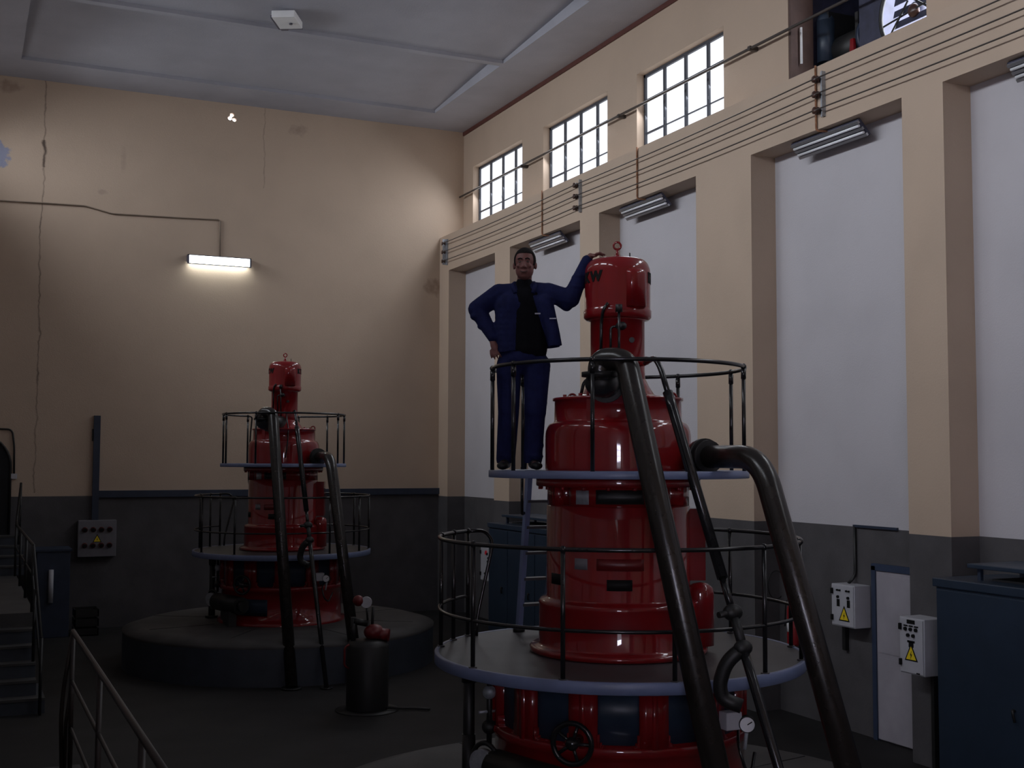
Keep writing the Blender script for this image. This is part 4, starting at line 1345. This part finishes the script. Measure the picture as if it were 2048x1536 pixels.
# hand on the hip: palm against the jacket, fingers down and forward
P = Vector((-0.222, -0.045, 1.03))
body += [('c', WR_L, 0.03, P, 0.030, (1, 0.75, 1)), ('c', P, 0.030, P + Vector((0.01, -0.012, -0.03)), 0.026, (1.1, 0.6, 1))]
for i, (ox, L_) in enumerate(((-0.026, 0.062), (-0.009, 0.072), (0.009, 0.068), (0.026, 0.055))):
    k0 = P + Vector((ox, -0.012, -0.045))
    k1 = k0 + Vector((0.012 + ox * 0.35, -0.012, -L_ * 0.55))
    k2 = k1 + Vector((0.012 + ox * 0.2, 0.012, -L_ * 0.45))
    body += [('c', k0, 0.010, k1, 0.009), ('c', k1, 0.009, k2, 0.0075)]
body += [('c', P + Vector((0.03, 0.0, -0.005)), 0.011, P + Vector((0.06, 0.03, -0.02)), 0.009)]
# hand resting on the cap: wrist rises to the rim, fingers lie over the dome
Q = Vector((0.578, -0.01, 1.772))
body += [('c', WR_R, 0.031, Q, 0.030, (1, 1, 0.85)), ('c', Q, 0.030, Q + Vector((0.035, -0.005, 0.004)), 0.027, (1, 1.15, 0.6))]
for i, (oy, L_) in enumerate(((-0.034, 0.062), (-0.012, 0.074), (0.010, 0.070), (0.031, 0.056))):
    k0 = Q + Vector((0.045, oy, 0.012))
    k1 = k0 + Vector((L_ * 0.5, oy * 0.25, 0.008))
    k2 = k1 + Vector((L_ * 0.5, oy * 0.15, -0.012))
    body += [('c', k0, 0.0105, k1, 0.0095), ('c', k1, 0.0095, k2, 0.008)]
body += [('c', Q + Vector((0.005, -0.03, 0.0)), 0.012, Q + Vector((0.035, -0.062, -0.012)), 0.0095)]
smin_mesh('body', body, 0.0065, M['skin'], man, 3)
for s_ in (-1, 1):
    b = MB().sphere((HX + s_ * 0.030, -0.0945, HZ + 0.012), 0.012, M['eye'], (1.3, 0.6, 0.6), 12)
    b.build('eye', man)
    MB().tube([(HX + s_ * 0.012, -0.111, HZ + 0.034), (HX + s_ * 0.03, -0.108, HZ + 0.041), (HX + s_ * 0.05, -0.094, HZ + 0.034)], 0.005, M['hair'], 6).build('eyebrow', man)
MB().tube([(HX - 0.03, -0.099, HZ - 0.064), (HX - 0.012, -0.108, HZ - 0.074), (HX + 0.012, -0.108, HZ - 0.074), (HX + 0.03, -0.099, HZ - 0.064)], 0.0035, M['eye'], 6).build('mouth_line', man)
def hair_cut(bm):
    # face side below the hairline is bare; sides reach down to the ears
    dele = []
    for v in bm.verts:
        x_, y_, z_ = v.co.x - HX, v.co.y, v.co.z - HZ
        front = (y_ < -0.035 - 0.15 * max(0, z_ - 0.075) * 0 and z_ < 0.088 + 0.25 * (abs(x_) < 0.02) * 0)
        low = z_ < (-0.01 if y_ < 0.035 else -0.075)
        if front or low:
            dele.append(v)
    bmesh.ops.delete(bm, geom=dele, context='VERTS')
hr = smin_mesh('hair', [('e', (HX, 0.018, HZ + 0.036), (0.094, 0.104, 0.115)), ('e', (HX, 0.045, HZ - 0.03), (0.07, 0.075, 0.07))], 0.006, M['hair'], man, 2, hair_cut)
sd = hr.modifiers.new('t', 'SOLIDIFY')
sd.thickness = 0.012
sd.offset = -1

# trousers, shirt, jacket, shoes
tr = [('c', (HIP_L[0] - 0.015, 0.01, 0.86), 0.112, (KN_L[0], KN_L[1], 0.47), 0.092), ('c', (KN_L[0], KN_L[1], 0.47), 0.092, (AN_L[0], 0.015, 0.09), 0.084),
      ('c', (HIP_R[0] + 0.03, 0.01, 0.86), 0.116, (KN_R[0] + 0.01, KN_R[1], 0.47), 0.096), ('c', (KN_R[0] + 0.01, KN_R[1], 0.47), 0.090, (AN_R[0], 0.015, 0.09), 0.082),
      ('e', (0.012, 0.015, 0.93), (0.20, 0.135, 0.14)), ('e', (0.012, 0.015, 1.0), (0.178, 0.125, 0.09)),
      ('e', (AN_L[0], 0.0, 0.12), (0.078, 0.085, 0.04)), ('e', (AN_R[0] + 0.01, 0.0, 0.11), (0.078, 0.085, 0.035)), ('e', (KN_R[0] + 0.02, 0, 0.55), (0.09, 0.09, 0.04)), ('e', (KN_L[0] - 0.005, 0, 0.52), (0.09, 0.09, 0.035)),
      ('e', (AN_R[0] + 0.015, 0.0, 0.2), (0.08, 0.08, 0.03))]
def cut_low(bm):
    bmesh.ops.bisect_plane(bm, geom=bm.verts[:] + bm.edges[:] + bm.faces[:], plane_co=(0, 0, 0.055), plane_no=(0, 0, -1), clear_outer=True)
smin_mesh('trousers', tr, 0.011, M['jacket'], man, 4, cut_low)
smin_mesh('shirt', [('e', (0.03, 0.005, 1.38), (0.17, 0.118, 0.15)), ('c', (0.0, 0.01, 1.36), 0.118, (-0.01, 0.005, 1.0), 0.125), ('c', (0.09, 0.01, 1.36), 0.118, (0.10, 0.005, 1.0), 0.125), ('c', (0.05, 0.01, 1.36), 0.125, (0.05, 0.0, 1.0), 0.13), ('c', (0.025, 0.02, 1.50), 0.085, (0.025, 0.02, 1.545), 0.075)], 0.011, M['shirt'], man, 4)
jk = [('e', (0.0, 0.03, 1.37), (0.235, 0.14, 0.165)), ('c', (-0.085, 0.025, 1.36), 0.145, (-0.07, 0.02, 0.98), 0.145, (1, 0.98, 1)), ('c', (0.085, 0.025, 1.36), 0.145, (0.09, 0.02, 0.98), 0.14, (1, 0.98, 1)),
      ('c', (-0.06, 0.03, 1.475), 0.085, SH_L, 0.088), ('c', (0.10, 0.03, 1.485), 0.085, SH_R, 0.085),
      ('c', SH_L, 0.092, EL_L, 0.08), ('c', EL_L, 0.078, (WR_L[0] + 0.005, WR_L[1], 1.10), 0.052),
      ('c', SH_R, 0.09, EL_R, 0.078), ('c', EL_R, 0.078, (WR_R[0] + 0.005, WR_R[1], 1.735), 0.05),
      ('c', (0.30, -0.0, 1.43), 0.06, (0.38, -0.0, 1.36), 0.05),
      ('c', (0.20, -0.05, 1.38), 0.075, (0.27, -0.07, 1.12), 0.06), ('c', (0.27, -0.07, 1.12), 0.06, (0.30, -0.06, 0.98), 0.055),
      ('c', (0.22, 0.04, 1.3), 0.07, (0.26, 0.03, 0.98), 0.07),
      ('e', (-0.355, 0.05, 1.28), (0.08, 0.08, 0.04)), ('e', (-0.30, 0.03, 1.19), (0.07, 0.07, 0.03)), ('e', (0.49, -0.01, 1.6), (0.07, 0.07, 0.02)), ('e', (0.455, -0.015, 1.51), (0.078, 0.076, 0.018))]
def jcut(bm):
    G = lambda: bm.verts[:] + bm.edges[:] + bm.faces[:]
    bmesh.ops.bisect_plane(bm, geom=G(), plane_co=(0.0, 0, 0.985), plane_no=(0.12, 0, -1), clear_outer=True)
    bmesh.ops.bisect_plane(bm, geom=G(), plane_co=(-0.005, 0, 1.5), plane_no=(1, 0, 0.06))
    bmesh.ops.bisect_plane(bm, geom=G(), plane_co=(0.085, 0, 1.5), plane_no=(1, 0, 0.30))
    dele = []
    for f in bm.faces:
        c = f.calc_center_median()
        xl = -0.005 - 0.06 * (c.z - 1.5)
        xr = 0.085 - 0.30 * (c.z - 1.5)
        if c.y < 0.0 and xl < c.x < xr and c.z < 1.62:
            dele.append(f)
    bmesh.ops.delete(bm, geom=dele, context='FACES')
jo = smin_mesh('jacket', jk, 0.010, M['jacket'], man, 4, jcut)
sd = jo.modifiers.new('t', 'SOLIDIFY')
sd.thickness = 0.012
sd.offset = -1
b = MB()
b.tube([(-0.04, -0.085, 1.455), (-0.07, -0.04, 1.53), (-0.06, 0.06, 1.56), (0.025, 0.11, 1.565), (0.105, 0.06, 1.56), (0.12, -0.04, 1.53), (0.105, -0.085, 1.455)], 0.018, M['jacket'], 8)
b.build('collar', man)
MB().box(0.125, 0.17, -0.142, -0.13, 1.275, 1.285, M['pin'], rot=None).build('badge', man)
MB().box(0.245, 0.30, -0.138, -0.132, 1.235, 1.243, M['pin']).build('pocket_trim', man)
for nm, ax_, dxs in (('shoe', -0.125, -0.012), ('shoe', 0.10, 0.04)):
    smin_mesh(nm, [('c', (ax_, 0.055, 0.045), 0.042, (ax_ + dxs * 0.5, -0.06, 0.045), 0.045, (1, 1, 0.95)), ('e', (ax_ + dxs, -0.125, 0.034), (0.05, 0.075, 0.033)), ('c', (ax_, 0.03, 0.06), 0.045, (ax_, 0.02, 0.10), 0.045)],
              0.008, M['shoe'], man, 3, lambda bm: bmesh.ops.bisect_plane(bm, geom=bm.verts[:] + bm.edges[:] + bm.faces[:], plane_co=(0, 0, 0.001), plane_no=(0, 0, -1), clear_outer=True))
